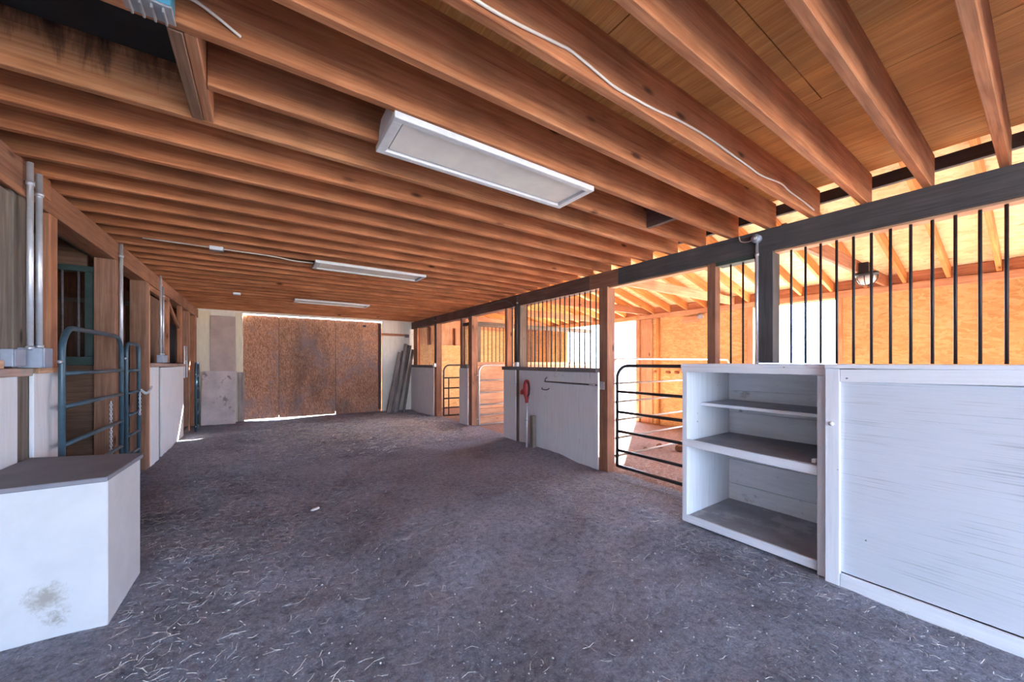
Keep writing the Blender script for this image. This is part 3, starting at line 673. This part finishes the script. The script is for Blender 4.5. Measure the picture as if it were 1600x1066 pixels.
# lintel-height trim over the bright stall corner
# ------------------------------------------------------------------ left (dim) side
o = slab('header_beam', (XL - 0.14, NEAR, 2.345), (XL, FAR, JB), 'leftbeam', 'y'); tag(o, 'long brown header beam above the dim stalls and teal gates', 'beam')
o = slab('gusset_plate', (XL, 2.4, 2.362), (XL + 0.012, 3.335, 2.54), 'splice', 'y'); tag(o, 'brown plywood gusset on the header before the two conduits', 'gusset plate')
o = slab('gusset_plate', (XL + 0.0005, 3.36, 2.415), (XL + 0.013, 3.625, 2.545), 'stud', 'y'); tag(o, 'orange gusset block on the brown header behind two conduits', 'gusset plate')
o = slab('header_ledger', (XL + 0.0005, 2.3, 2.325), (XL + 0.02, 3.33, 2.3615), 'stud', 'y'); tag(o, 'orange ledger strip under the brown plywood gusset', 'board')
o = slab('inner_plate', (XL - 0.20, 3.78, 2.368), (XL - 0.145, 6.05, 2.425), 'weathered', 'y'); tag(o, 'weathered plate board behind the brown header over teal gates', 'board')
LP = 'posts along the dim stalls'
def lpost(y0, y1, mat, label, x0=XL - 0.14, x1=XL, z0=0.05, z1=2.344):
    o = slab('support_post', (x0, y0, z0), (x1, y1, z1), mat, 'z'); return tag(o, label, 'post', LP)
lpost(3.262, 3.425, 'weathered', 'weathered grey post behind the two steel conduits', XL - 0.14, XL - 0.012)
lpost(3.655, 3.765, 'stud', 'orange stud standing on the ledge beside the large teal gate', XL - 0.042, XL, 1.347)
lpost(4.955, 5.115, 'post', 'brown post between the large and narrow teal gates')
lpost(6.065, 6.21, 'post', 'brown post at the far side of the narrow teal gate')
lpost(6.69, 6.83, 'weathered', 'grey post strip between two white panels under a conduit box', XL - 0.14, XL - 0.014, 0.05, 1.31)
lpost(9.22, 9.36, 'post', 'brown post behind the folded teal gate')
lpost(10.05, 10.19, 'stud', 'orange corner post next to the cream wall panel')
o = slab('stall_siding', (XL - 0.05, 1.2, 1.36), (XL - 0.02, 3.261, 2.324), 'weathered', 'z'); tag(o, 'weathered grey plywood siding above the white feed bin', 'siding')
o = slab('ledge_shelf', (XL - 0.0115, 1.2, 1.300), (XL + 0.03, 3.352, 1.345), 'pinkcap', 'y'); tag(o, 'worn green and pink ledge under the grey electrical boxes', 'ledge')
o = slab('ledge_block', (XL - 0.019, 2.6, 1.346), (XL + 0.01, 3.115, 1.39), 'tie', 'y'); tag(o, 'pale block lying on the worn green ledge', 'board')
o = slab('ledge_shelf', (XL - 0.12, 3.427, 1.312), (XL + 0.03, 3.745, 1.346), 'tie', 'y'); tag(o, 'tan ledge beside the large teal gate hinge', 'ledge')
WG = 'white lower panels of the dim stalls'
for (y0, y1, z1, lab) in ((1.2, 3.25, 1.30, 'white lower panel behind the white feed bin'), (3.425, 3.752, 1.312, 'white lower panel between grey post and large teal gate'),
                          (6.235, 6.69, 1.315, 'narrow white lower panel beyond the narrow teal gate'), (6.835, 8.56, 1.305, 'broad white lower panel crossed by a sliver of sunlight')):
    o = slab('stall_boarding', (XL - 0.012, y0, 0.04), (XL + 0.008, y1, z1), 'whitewall', 'z'); tag(o, lab, 'panel', WG)
o = beam('ledge_shelf', (XL - 0.03, 6.212, 1.345), (XL - 0.03, 8.60, 1.325), 0.15, 0.045, 'pinkcap'); tag(o, 'reddish ledge above the broad white panel', 'ledge')
o = slab('post_trim', (XL - 0.005, 6.211, 0.05), (XL + 0.005, 6.233, 2.30), 'tie', 'z'); tag(o, 'pale trim strip on the brown post beside white panel', 'trim strip')
UG = 'upper framing of the dim stalls'
for (y0, y1, mat, lab) in ((6.235, 6.32, 'stud', 'orange upright frame board above narrow white panel'), (7.36, 7.50, 'stud', 'orange upright board in the middle of the barred window'),
                           (8.42, 8.58, 'stud', 'orange upright board where the broad white panel ends')):
    o = slab('frame_upright', (XL - 0.06, y0, 1.372), (XL - 0.01, y1, 2.344), mat, 'z'); tag(o, lab, 'board', UG)
o = slab('header_board', (XL - 0.06, 6.325, 2.27), (XL - 0.01, 7.355, 2.342), 'stud', 'y'); tag(o, 'orange top board over the first barred window bay', 'board', UG)
o = beam('brace_board', (XL - 0.035, 7.55, 2.28), (XL - 0.035, 8.38, 1.98), 0.03, 0.06, 'stud'); tag(o, 'slanting brace board in the second window bay', 'board', UG)
o = slab('window_siding', (XL - 0.09, 6.33, 1.372), (XL - 0.07, 7.35, 2.26), 'darkboard', 'z'); tag(o, 'dark boarding filling the first window bay above white panel', 'siding')
t = thing('bar_grille', 'dark bars filling the second window bay above broad panel', 'bar grille', (XL - 0.04, 7.9, 1.37))
bars(t, [7.56 + 0.11 * i for i in range(8)], 1.36, 2.0, XL - 0.075)
# white wire frame at the third gateway
t = thing('wire_rack', 'thin white wire rack at the gateway beyond the broad panel', 'rack', (XL + 0.0, 8.7, 1.1))
part(tube('rack_frame', [(XL + 0.01, 8.62, 1.1), (XL + 0.01, 8.62, 1.66), (XL + 0.01, 8.88, 1.66), (XL + 0.01, 8.88, 1.1)], 0.012, 'outlet', None, 8), t)
part(tube('rack_bar', [(XL + 0.01, 8.62, 1.40), (XL + 0.01, 8.88, 1.40)], 0.008, 'outlet', None, 8), t)
o = slab('threshold_board', (XL - 0.06, 8.60, 0.03), (XL - 0.01, 9.215, 0.16), 'lumber', 'y'); tag(o, 'grey threshold board across the third gateway', 'board')
# dim stall interior
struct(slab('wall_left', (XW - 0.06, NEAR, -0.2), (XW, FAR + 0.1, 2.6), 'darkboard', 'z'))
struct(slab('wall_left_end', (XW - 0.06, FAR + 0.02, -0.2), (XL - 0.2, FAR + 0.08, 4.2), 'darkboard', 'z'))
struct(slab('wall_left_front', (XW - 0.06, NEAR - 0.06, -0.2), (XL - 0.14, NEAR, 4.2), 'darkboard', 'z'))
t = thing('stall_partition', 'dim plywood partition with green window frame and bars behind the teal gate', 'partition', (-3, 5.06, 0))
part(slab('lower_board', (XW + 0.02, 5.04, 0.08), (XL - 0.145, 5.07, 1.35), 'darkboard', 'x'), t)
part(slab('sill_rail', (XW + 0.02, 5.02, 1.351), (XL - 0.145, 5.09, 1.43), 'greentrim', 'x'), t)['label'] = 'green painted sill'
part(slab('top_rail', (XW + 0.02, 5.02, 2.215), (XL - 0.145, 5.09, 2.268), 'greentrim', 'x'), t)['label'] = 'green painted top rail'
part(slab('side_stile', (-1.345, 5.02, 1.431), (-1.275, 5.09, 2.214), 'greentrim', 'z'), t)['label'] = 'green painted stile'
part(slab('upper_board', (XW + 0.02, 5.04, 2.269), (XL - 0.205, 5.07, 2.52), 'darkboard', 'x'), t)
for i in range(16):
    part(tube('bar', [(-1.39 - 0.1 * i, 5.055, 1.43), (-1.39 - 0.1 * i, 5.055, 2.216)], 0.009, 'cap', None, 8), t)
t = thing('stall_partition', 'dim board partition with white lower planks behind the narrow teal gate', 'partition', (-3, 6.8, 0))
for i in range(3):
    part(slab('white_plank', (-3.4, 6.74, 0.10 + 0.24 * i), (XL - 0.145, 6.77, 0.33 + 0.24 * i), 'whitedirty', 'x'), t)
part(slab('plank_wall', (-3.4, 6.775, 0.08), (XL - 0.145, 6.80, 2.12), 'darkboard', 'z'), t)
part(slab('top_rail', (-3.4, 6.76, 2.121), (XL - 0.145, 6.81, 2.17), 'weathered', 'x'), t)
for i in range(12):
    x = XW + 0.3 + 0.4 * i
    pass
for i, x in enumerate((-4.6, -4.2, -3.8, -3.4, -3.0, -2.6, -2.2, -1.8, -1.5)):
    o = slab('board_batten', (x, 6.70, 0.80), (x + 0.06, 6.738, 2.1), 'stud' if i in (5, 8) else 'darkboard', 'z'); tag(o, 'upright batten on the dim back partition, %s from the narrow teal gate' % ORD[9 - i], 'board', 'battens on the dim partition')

# ------------------------------------------------------------------ feed bin
t = thing('feed_bin', 'white corner feed bin with grey lid below the teal gate', 'feed bin', (-0.87, 2.9, 0.08))
part(poly_prism('bin_body', [(XL + 0.012, 2.625), (-0.622, 2.612), (-0.610, 3.135), (XL + 0.012, 3.33)], 0.02, 0.798, 'binwhite', None, 0.004), t)
part(poly_prism('lid', [(XL + 0.012, 2.605), (-0.618, 2.585), (-0.592, 3.10), (-0.60, 3.15), (XL + 0.012, 3.36)], 0.799, 0.822, 'lid', None, 0.003), t)
# ------------------------------------------------------------------ conduits and boxes
CG = 'steel conduits on the walls'
def conduit(label, x, y, z0, z1, r=0.0125, mat='conduit'):
    t = thing('conduit', label, 'conduit', (x, y, z0), CG)
    part(tube('pipe', [(x, y, z0), (x, y, z1)], r, mat, None, 12), t)
    for z in (z0 + 0.01, z1 - 0.12):
        part(tube('coupling', [(x, y, z - 0.012), (x, y, z + 0.012)], r * 1.35, 'galv', None, 12), t)
    return t
conduit('smooth steel conduit above the smaller grey box by the feed bin', XL + 0.035, 3.302, 1.45, 2.526, 0.0135)
conduit('printed steel conduit beside the orange stud above the larger box', XL + 0.035, 3.405, 1.463, 2.50, 0.0145)
conduit('steel conduit on the post between the two teal gates', XL + 0.018, 5.045, 1.30, 2.52, 0.0135)
conduit('taller steel conduit above the box on the reddish ledge', XL + 0.03, 6.66, 1.475, 2.526, 0.012)
conduit('shorter steel conduit beside the taller one above the ledge', XL + 0.03, 6.80, 1.475, 2.40, 0.012)
conduit('steel conduit on the charcoal post above the bookcase', XR - 0.02, 1.452, 1.367, 2.44, 0.012)
conduit('conduit running down the post behind the red hydrant', XR - 0.018, 5.10, 1.36, 2.50, 0.012, 'rail')
conduit('conduit on the post nearest the leaning lumber', XR - 0.018, 8.64, 1.34, 2.53, 0.012, 'rail')
def ebox(label, lo, hi, mat='greybox', cat='electrical box', knobs=0):
    t = thing('electrical_box', label, cat, ((lo[0] + hi[0]) / 2, (lo[1] + hi[1]) / 2, lo[2]), 'electrical boxes')
    part(slab('box_body', lo, hi, mat, 'z', None, 0.004), t)
    return t
t = ebox('smaller grey electrical box over the green ledge', (XL - 0.01, 3.125, 1.355), (XL + 0.035, 3.245, 1.452))
part(slab('cover', (XL + 0.0355, 3.13, 1.36), (XL + 0.041, 3.24, 1.447), 'greybox', 'z', None, 0.002), t)
t = ebox('larger grey electrical box next to the torn grey rag', (XL - 0.01, 3.29, 1.347), (XL + 0.085, 3.40, 1.463))
part(slab('cover', (XL + 0.0855, 3.292, 1.349), (XL + 0.091, 3.398, 1.461), 'greybox', 'z', None, 0.002), t)
bm = bmesh.new()
vv = [[bm.verts.new((0.012 * mnoise.noise(Vector((i * 1.1, j * 0.9, 2.0))) + 0.02 * (1 - j / 6), 0.012 * i + 0.006 * (6 - j) * (i / 6), 0.02 * j)) for j in range(7)] for i in range(7)]
for i in range(6):
    for j in range(6): bm.faces.new((vv[i][j], vv[i + 1][j], vv[i + 1][j + 1], vv[i][j + 1]))
bmesh.ops.solidify(bm, geom=list(bm.faces), thickness=0.004)
tag(mesh_obj('torn_rag', bm, 'rag', (XL + 0.035, 3.41, 1.345), None, None, True), 'torn grey rag hanging beside the larger electrical box', 'rag')
t = ebox('grey electrical box on the reddish ledge above broad white panel', (XL - 0.01, 6.65, 1.372), (XL + 0.06, 6.87, 1.474))
part(slab('cover', (XL + 0.0605, 6.655, 1.376), (XL + 0.066, 6.865, 1.47), 'greybox', 'z', None, 0.002), t)
t = ebox('round grey junction box at the top of the charcoal post', (XR - 0.03, 1.43, 2.435), (XR - 0.001, 1.475, 2.48))
part(tube('round_cover', [(XR - 0.001, 1.453, 2.458), (XR - 0.045, 1.453, 2.458)], 0.036, 'greybox', None, 16), t)
part(slab('nameplate', (XR - 0.05, 1.44, 2.447), (XR - 0.0455, 1.466, 2.470), 'outlet', 'y', None, 0.001), t)
t = ebox('white outlet box on the post behind the red hydrant', (XR - 0.05, 5.055, 1.304), (XR - 0.005, 5.135, 1.375), 'outlet')
part(slab('cover', (XR - 0.056, 5.06, 1.31), (XR - 0.0505, 5.13, 1.37), 'outlet', 'z', None, 0.002), t)
t = ebox('white outlet box on the post nearest leaning lumber', (XR - 0.06, 8.61, 1.26), (XR - 0.005, 8.70, 1.345), 'outlet')
part(slab('cover', (XR - 0.066, 8.615, 1.265), (XR - 0.0605, 8.695, 1.34), 'outlet', 'z', None, 0.002), t)
ebox('small metal junction box on joists nearer the middle light', (-0.42, 4.64, 2.485), (-0.31, 4.71, 2.526), 'galv')
ebox('small metal junction box on joists nearer the sliding door', (-0.38, 7.54, 2.490), (-0.28, 7.62, 2.526), 'galv')

# blue and silver box on the joist
t = thing('blue_metal_box', 'blue and silver metal box on the joist beside the hatch', 'metal box', (-0.29, 1.61, 2.49))
part(slab('box_body', (-0.352, 1.575, 2.508), (-0.237, 1.648, 2.76), 'blue', 'z', None, 0.003), t)
bp_ = part(slab('bottom_plate', (-0.355, 1.57, 2.500), (-0.234, 1.65, 2.507), 'silver', 'x', None, 0.002), t)
for i in range(4):
    part(slab('fin', (-0.340 + 0.027 * i, 1.580, 2.485), (-0.334 + 0.027 * i, 1.642, 2.4995), 'silver', 'y', None, 0.001), bp_)
part(slab('paper_label', (-0.31, 1.572, 2.522), (-0.285, 1.5745, 2.55), 'outlet', 'x', None, 0.0005), t)

# ------------------------------------------------------------------ ceiling lights
FG = 'dusty fluorescent ceiling lights'
for (y, dz, lab, housing) in ((1.845, 0.0, 'large dusty fluorescent ceiling light nearest the loft hatch', True), (4.79, 0.0, 'middle dusty ceiling light between the other two', False), (7.81, 0.0, 'dusty ceiling light closest to the sliding door', False)):
    t = thing('ceiling_light', lab, 'ceiling light', (1.145, y, 2.49), FG)
    x0, x1, y0, y1 = 0.50, 1.79, y - 0.17, y + 0.17
    zb, zt = 2.492, 2.524
    bm = bmesh.new()
    for lo, hi in (((x0, y0, zb), (x1, y0 + 0.036, zt)), ((x0, y1 - 0.036, zb), (x1, y1, zt)), ((x0, y0 + 0.036, zb), (x0 + 0.045, y1 - 0.036, zt)), ((x1 - 0.045, y0 + 0.036, zb), (x1, y1 - 0.036, zt))):
        add_box(bm, Vector(lo) - Vector((1.145, y, 2.49)), Vector(hi) - Vector((1.145, y, 2.49)), 0.003)
    part(mesh_obj('frame', bm, 'fixture', (1.145, y, 2.49)), t)
    part(slab('diffuser', (x0 + 0.055, y0 + 0.046, zb + 0.012), (x1 - 0.055, y1 - 0.046, zb + 0.018), 'lens', 'x', None, 0.001), t)
    part(slab('backing', (x0 + 0.046, y0 + 0.037, zb + 0.02), (x1 - 0.046, y1 - 0.037, zt), 'greybox', 'x', None, 0.001), t)
    if housing:
        pts = [(0.0, 0.0), (0.02, 0.05), (0.06, 0.085), (0.17, 0.095)]
        bm = bmesh.new()
        prof = [(-0.118, 0.0), (-0.105, 0.045), (-0.07, 0.08), (0.07, 0.08), (0.105, 0.045), (0.118, 0.0)]
        a = [bm.verts.new((-0.645, p[0] - 0.01, p[1])) for p in prof]; b = [bm.verts.new((0.645, p[0] - 0.01, p[1])) for p in prof]
        bm.faces.new(a); bm.faces.new(b[::-1])
        for i in range(6): bm.faces.new((a[i], b[i], b[(i + 1) % 6], a[(i + 1) % 6]))
        bmesh.ops.recalc_face_normals(bm, faces=bm.faces)
        part(mesh_obj('housing', bm, 'fixture', (1.145, y, zt + 0.001)), t)

# ------------------------------------------------------------------ cables
def cable(label, pts, r=0.0055, mat='cable'):
    # smooth the polyline
    P = [Vector(p) for p in pts]; out = []
    for i in range(len(P) - 1):
        p0, p1, p2, p3 = P[max(i - 1, 0)], P[i], P[i + 1], P[min(i + 2, len(P) - 1)]
        for s in range(5):
            q = s / 5
            out.append(0.5 * ((2 * p1) + (-p0 + p2) * q + (2 * p0 - 5 * p1 + 4 * p2 - p3) * q * q + (-p0 + 3 * p1 - 3 * p2 + p3) * q ** 3))
    out.append(P[-1])
    return tag(tube('cable', out, r, mat), label, 'cable')
wy = 1.0437
cable('loose white cable snaking along the side of a joist', [(0.30, wy, 2.56), (0.569, wy, 2.545), (0.726, wy, 2.552), (0.916, wy, 2.573), (0.997, wy, 2.578), (1.159, wy, 2.556), (1.238, wy, 2.547), (1.354, wy, 2.549), (1.517, wy, 2.559), (1.713, wy, 2.580), (1.952, wy, 2.591), (2.2, wy, 2.584), (2.457, wy, 2.576), (2.644, wy, 2.571), (2.939, wy, 2.603), (3.076, wy, 2.587), (3.342, wy, 2.579), (3.555, wy, 2.563)])
cable('short white cable curling out of the blue box', [(-0.24, 1.64, 2.60), (-0.19, 1.635, 2.605), (-0.12, 1.64, 2.58), (-0.06, 1.652, 2.555)])
cable('thin white cable running to the middle ceiling light', [(-0.9, 4.70, 2.52), (-0.31, 4.69, 2.515), (0.1, 4.72, 2.518), (0.3, 4.75, 2.508), (0.50, 4.76, 2.515)])
cable('pale cable looping from the round junction box to the header', [(XR - 0.012, 1.60, 2.515), (XR - 0.012, 1.585, 2.47), (XR - 0.012, 1.53, 2.452), (XR - 0.02, 1.49, 2.455)], 0.005)
cable('dark cable arching under the header beyond the hydrant post', [(XR - 0.012, 5.20, 2.33), (XR - 0.012, 5.35, 2.43), (XR - 0.012, 5.6, 2.48), (XR - 0.012, 6.2, 2.46), (XR - 0.012, 6.7, 2.36), (XR - 0.012, 6.9, 2.27)], 0.009, 'rail')
cable('thin twine hanging over the cap rail above the hydrant panel', [(XR - 0.065, 4.02, 1.32), (XR - 0.066, 4.05, 1.25), (XR - 0.07, 4.09, 1.18), (XR - 0.03, 4.06, 1.16)], 0.003)

# ------------------------------------------------------------------ hydrant, stake, blanket rail
t = thing('yard_hydrant', 'red-headed yard hydrant on a pale standpipe by the white panel', 'hydrant', (3.45, 4.65, 0.05))
part(tube('standpipe', [(3.45, 4.65, 0.02), (3.45, 4.65, 0.76)], 0.017, 'conduit', None, 14), t)
part(tube('pipe_collar', [(3.45, 4.65, 0.46), (3.45, 4.65, 0.485)], 0.026, 'galv', None, 12), t)
hd = part(tube('head', [(3.45, 4.65, 0.74), (3.45, 4.65, 0.80), (3.45, 4.655, 0.87), (3.45, 4.655, 0.97), (3.45, 4.65, 1.04), (3.45, 4.645, 1.085), (3.45, 4.64, 1.10)], [0.026, 0.03, 0.05, 0.058, 0.052, 0.04, 0.022], 'red', None, 16), t)
part(tube('spout', [(3.45, 4.69, 0.93), (3.45, 4.75, 0.93), (3.45, 4.775, 0.915), (3.45, 4.785, 0.87)], [0.028, 0.026, 0.026, 0.028], 'red', None, 12), t)
part(tube('lever', [(3.43, 4.63, 1.08), (3.43, 4.585, 1.05), (3.43, 4.555, 0.97), (3.43, 4.56, 0.88), (3.43, 4.60, 0.85)], 0.011, 'black', None, 8), t)['label'] = 'dark curved lever'
o = slab('wooden_stake', (3.475, 4.53, 0.02), (3.545, 4.60, 0.545), 'weathered', 'z'); tag(o, 'short weathered stake standing beside the hydrant pipe', 'stake')
t = thing('blanket_rail', 'dark steel blanket rail across the white hydrant panel', 'rail', (3.55, 3.8, 1.09))
part(tube('rod', [(3.565, 4.35, 1.09), (3.545, 4.30, 1.088), (3.545, 3.40, 1.086), (3.55, 3.28, 1.086)], 0.0105, 'rail', None, 10), t)
part(tube('hook_end', [(3.574, 4.30, 1.15), (3.56, 4.33, 1.12), (3.55, 4.31, 1.09)], 0.009, 'rail', None, 8), t)
part(tube('sleeve', [(3.546, 3.40, 1.086), (3.55, 3.30, 1.086)], 0.016, 'galv', None, 10), t)
part(slab('mount_plate', (XR - 0.014, 3.19, 1.03), (XR - 0.001, 3.27, 1.13), 'galv', 'z', None, 0.002), t)
o = tube('pull_bar', [(3.575, 4.42, 0.985), (3.555, 4.40, 0.965), (3.553, 4.33, 0.96), (3.555, 4.27, 0.965), (3.575, 4.25, 0.985)], 0.008, 'rail'); tag(o, 'small dark handle on the white panel under the blanket rail', 'handle')

# ------------------------------------------------------------------ straw, pebbles
def strips(name, n, fn, mat, wmin, wmax, lmin, lmax):
    bm = bmesh.new()
    for _ in range(n):
        x, y = fn(); l = random.uniform(lmin, lmax) * (0.6 + 0.8 * random.random() ** 2); w = random.uniform(wmin, wmax); a = random.uniform(0, math.pi)
        dx, dy = math.cos(a), math.sin(a); px, py = -dy, dx
        bend = random.uniform(-0.12, 0.12) * l; z0 = fz(x, y) + 0.004 if x < XR + 0.1 else 0.012
        q = []
        for s in (-0.5, 0, 0.5):
            cx, cy = x + dx * l * s + px * bend * (1 - 4 * s * s), y + dy * l * s + py * bend * (1 - 4 * s * s)
            z = z0 + random.uniform(0.0, 0.012)
            q.append([bm.verts.new((cx + px * w * e, cy + py * w * e, z + h)) for e, h in ((-1, 0), (0, w * 0.8), (1, 0))])
        for i in (0, 1):
            bm.faces.new((q[i][0], q[i][1], q[i + 1][1], q[i + 1][0])); bm.faces.new((q[i][1], q[i][2], q[i + 1][2], q[i + 1][1]))
    o = mesh_obj(name, bm, mat); o['kind'] = 'stuff'; return o
def place_straw():
    r = random.random()
    if r < 0.22: return random.uniform(-0.9, 3.4), random.uniform(6.0, 10.2)
    if r < 0.28: return random.triangular(-0.6, 0.6, -0.55), random.uniform(1.0, 3.4)
    if r < 0.56: return random.triangular(-1.05, 1.5, -0.7), random.uniform(3.2, 8.5)
    if r < 0.70: return random.gauss(3.1, 0.45), random.gauss(2.7, 0.5)
    if r < 0.75: return random.triangular(2.4, 3.2, 2.95), random.uniform(-0.2, 2.0)
    return random.uniform(-1.0, 3.5), random.uniform(0.3, 9.0)
def ok_straw():
    while True:
        x, y = place_straw()
        if XL + 0.03 < x < 3.55 and not (x > 2.95 and y < 1.8) and not (x < -0.6 and 2.6 < y < 3.3): return x, y
s_ = strips('straw', 8000, ok_straw, 'straw', 0.0007, 0.0016, 0.015, 0.08); s_['label'] = 'scattered straw litter over the dirt aisle floor'
s_ = strips('straw', 9000, lambda: (random.triangular(-0.3, 3.5, 2.9), random.triangular(5.6, 10.1, 8.2)), 'straw', 0.0018, 0.0042, 0.03, 0.12); s_['label'] = 'pale straw over the far aisle end, thickened to brighten the floor'  # extra straw, widened and multiplied to lighten the far floor
s_ = strips('straw', 700, lambda: (random.gauss(3.95, 0.25), random.uniform(1.95, 3.1)), 'straw', 0.001, 0.0022, 0.02, 0.09); s_['label'] = 'loose straw inside the sunlit stall gateway'
bm = bmesh.new()
for _ in range(4200):
    x, y = random.uniform(-0.6, 3.3), random.uniform(0.2, 6.0) if random.random() < 0.8 else random.uniform(0.2, 10)
    if (x > 2.9 and y < 1.8) or (x < -0.55 and 2.5 < y < 3.4): continue
    r = random.uniform(0.0014, 0.0042) * (1.6 if random.random() < 0.06 else 1)
    m_ = Matrix.Translation((x, y, fz(x, y) + r * 0.4)) @ Matrix.Rotation(random.uniform(0, 3), 4, 'Z') @ Matrix.Diagonal((1.3, 1.0, 0.7, 1))
    bmesh.ops.create_icosphere(bm, subdivisions=1, radius=r, matrix=m_)
o = mesh_obj('gravel', bm, 'stone'); o['kind'] = 'stuff'; o['label'] = 'small pale pebbles strewn over the dirt floor'
bm = bmesh.new()
bmesh.ops.create_icosphere(bm, subdivisions=2, radius=0.03)
for v in bm.verts: v.co = Vector((v.co.x * 1.5, v.co.y * 0.7, v.co.z * 0.35)) * (1 + 0.3 * mnoise.noise(v.co * 60))
tag(mesh_obj('wood_chip', bm, 'outlet', (0.42, 3.88, fz(0.42, 3.88) + 0.008), Matrix.Rotation(0.5, 3, 'Z')), 'pale chip lying alone in the middle of the dirt aisle', 'chip')

# ------------------------------------------------------------------ light
w = bpy.data.worlds.new('World'); sc.world = w; w.use_nodes = True
nt = w.node_tree; nt.nodes.clear()
bg = nt.nodes.new('ShaderNodeBackground'); wo = nt.nodes.new('ShaderNodeOutputWorld'); nt.links.new(bg.outputs[0], wo.inputs[0])
bg.inputs[0].default_value = (0.50, 0.69, 1.0, 1); bg.inputs[1].default_value = 8.0
sun = bpy.data.lights.new('Sun', 'SUN'); sun.energy = 70.0; sun.angle = 0.0093; sun.color = (1.0, 0.96, 0.90)
so = bpy.data.objects.new('Sun', sun); COL.objects.link(so)
d = Vector((-3.8, -2.63, 0)).normalized(); d.z = -math.tan(math.radians(28.5)); d.normalize()
so.rotation_euler = d.to_track_quat('-Z', 'Y').to_euler(); so.location = (20, 15, 12)

# ------------------------------------------------------------------ camera
cam = bpy.data.cameras.new('Camera'); co = bpy.data.objects.new('Camera', cam); COL.objects.link(co)
cam.sensor_width = 36; cam.lens = 36 * 575 / 1600; cam.shift_y = 33 / 1600; cam.clip_start = 0.02
co.location = (0, 0, 1.38); th = math.atan(392 / 575)
co.rotation_euler = (math.pi / 2, 0, -th)
sc.camera = co
sc.view_settings.view_transform = 'Standard'; sc.view_settings.look = 'None'; sc.view_settings.gamma = 1
sc.view_settings.use_curve_mapping = False
sc.view_settings.exposure = 1.65
cy = sc.cycles
cy.max_bounces = 10; cy.diffuse_bounces = 7; cy.glossy_bounces = 3; cy.use_denoising = True
cy.sample_clamp_indirect = 8; cy.caustics_reflective = False; cy.caustics_refractive = False
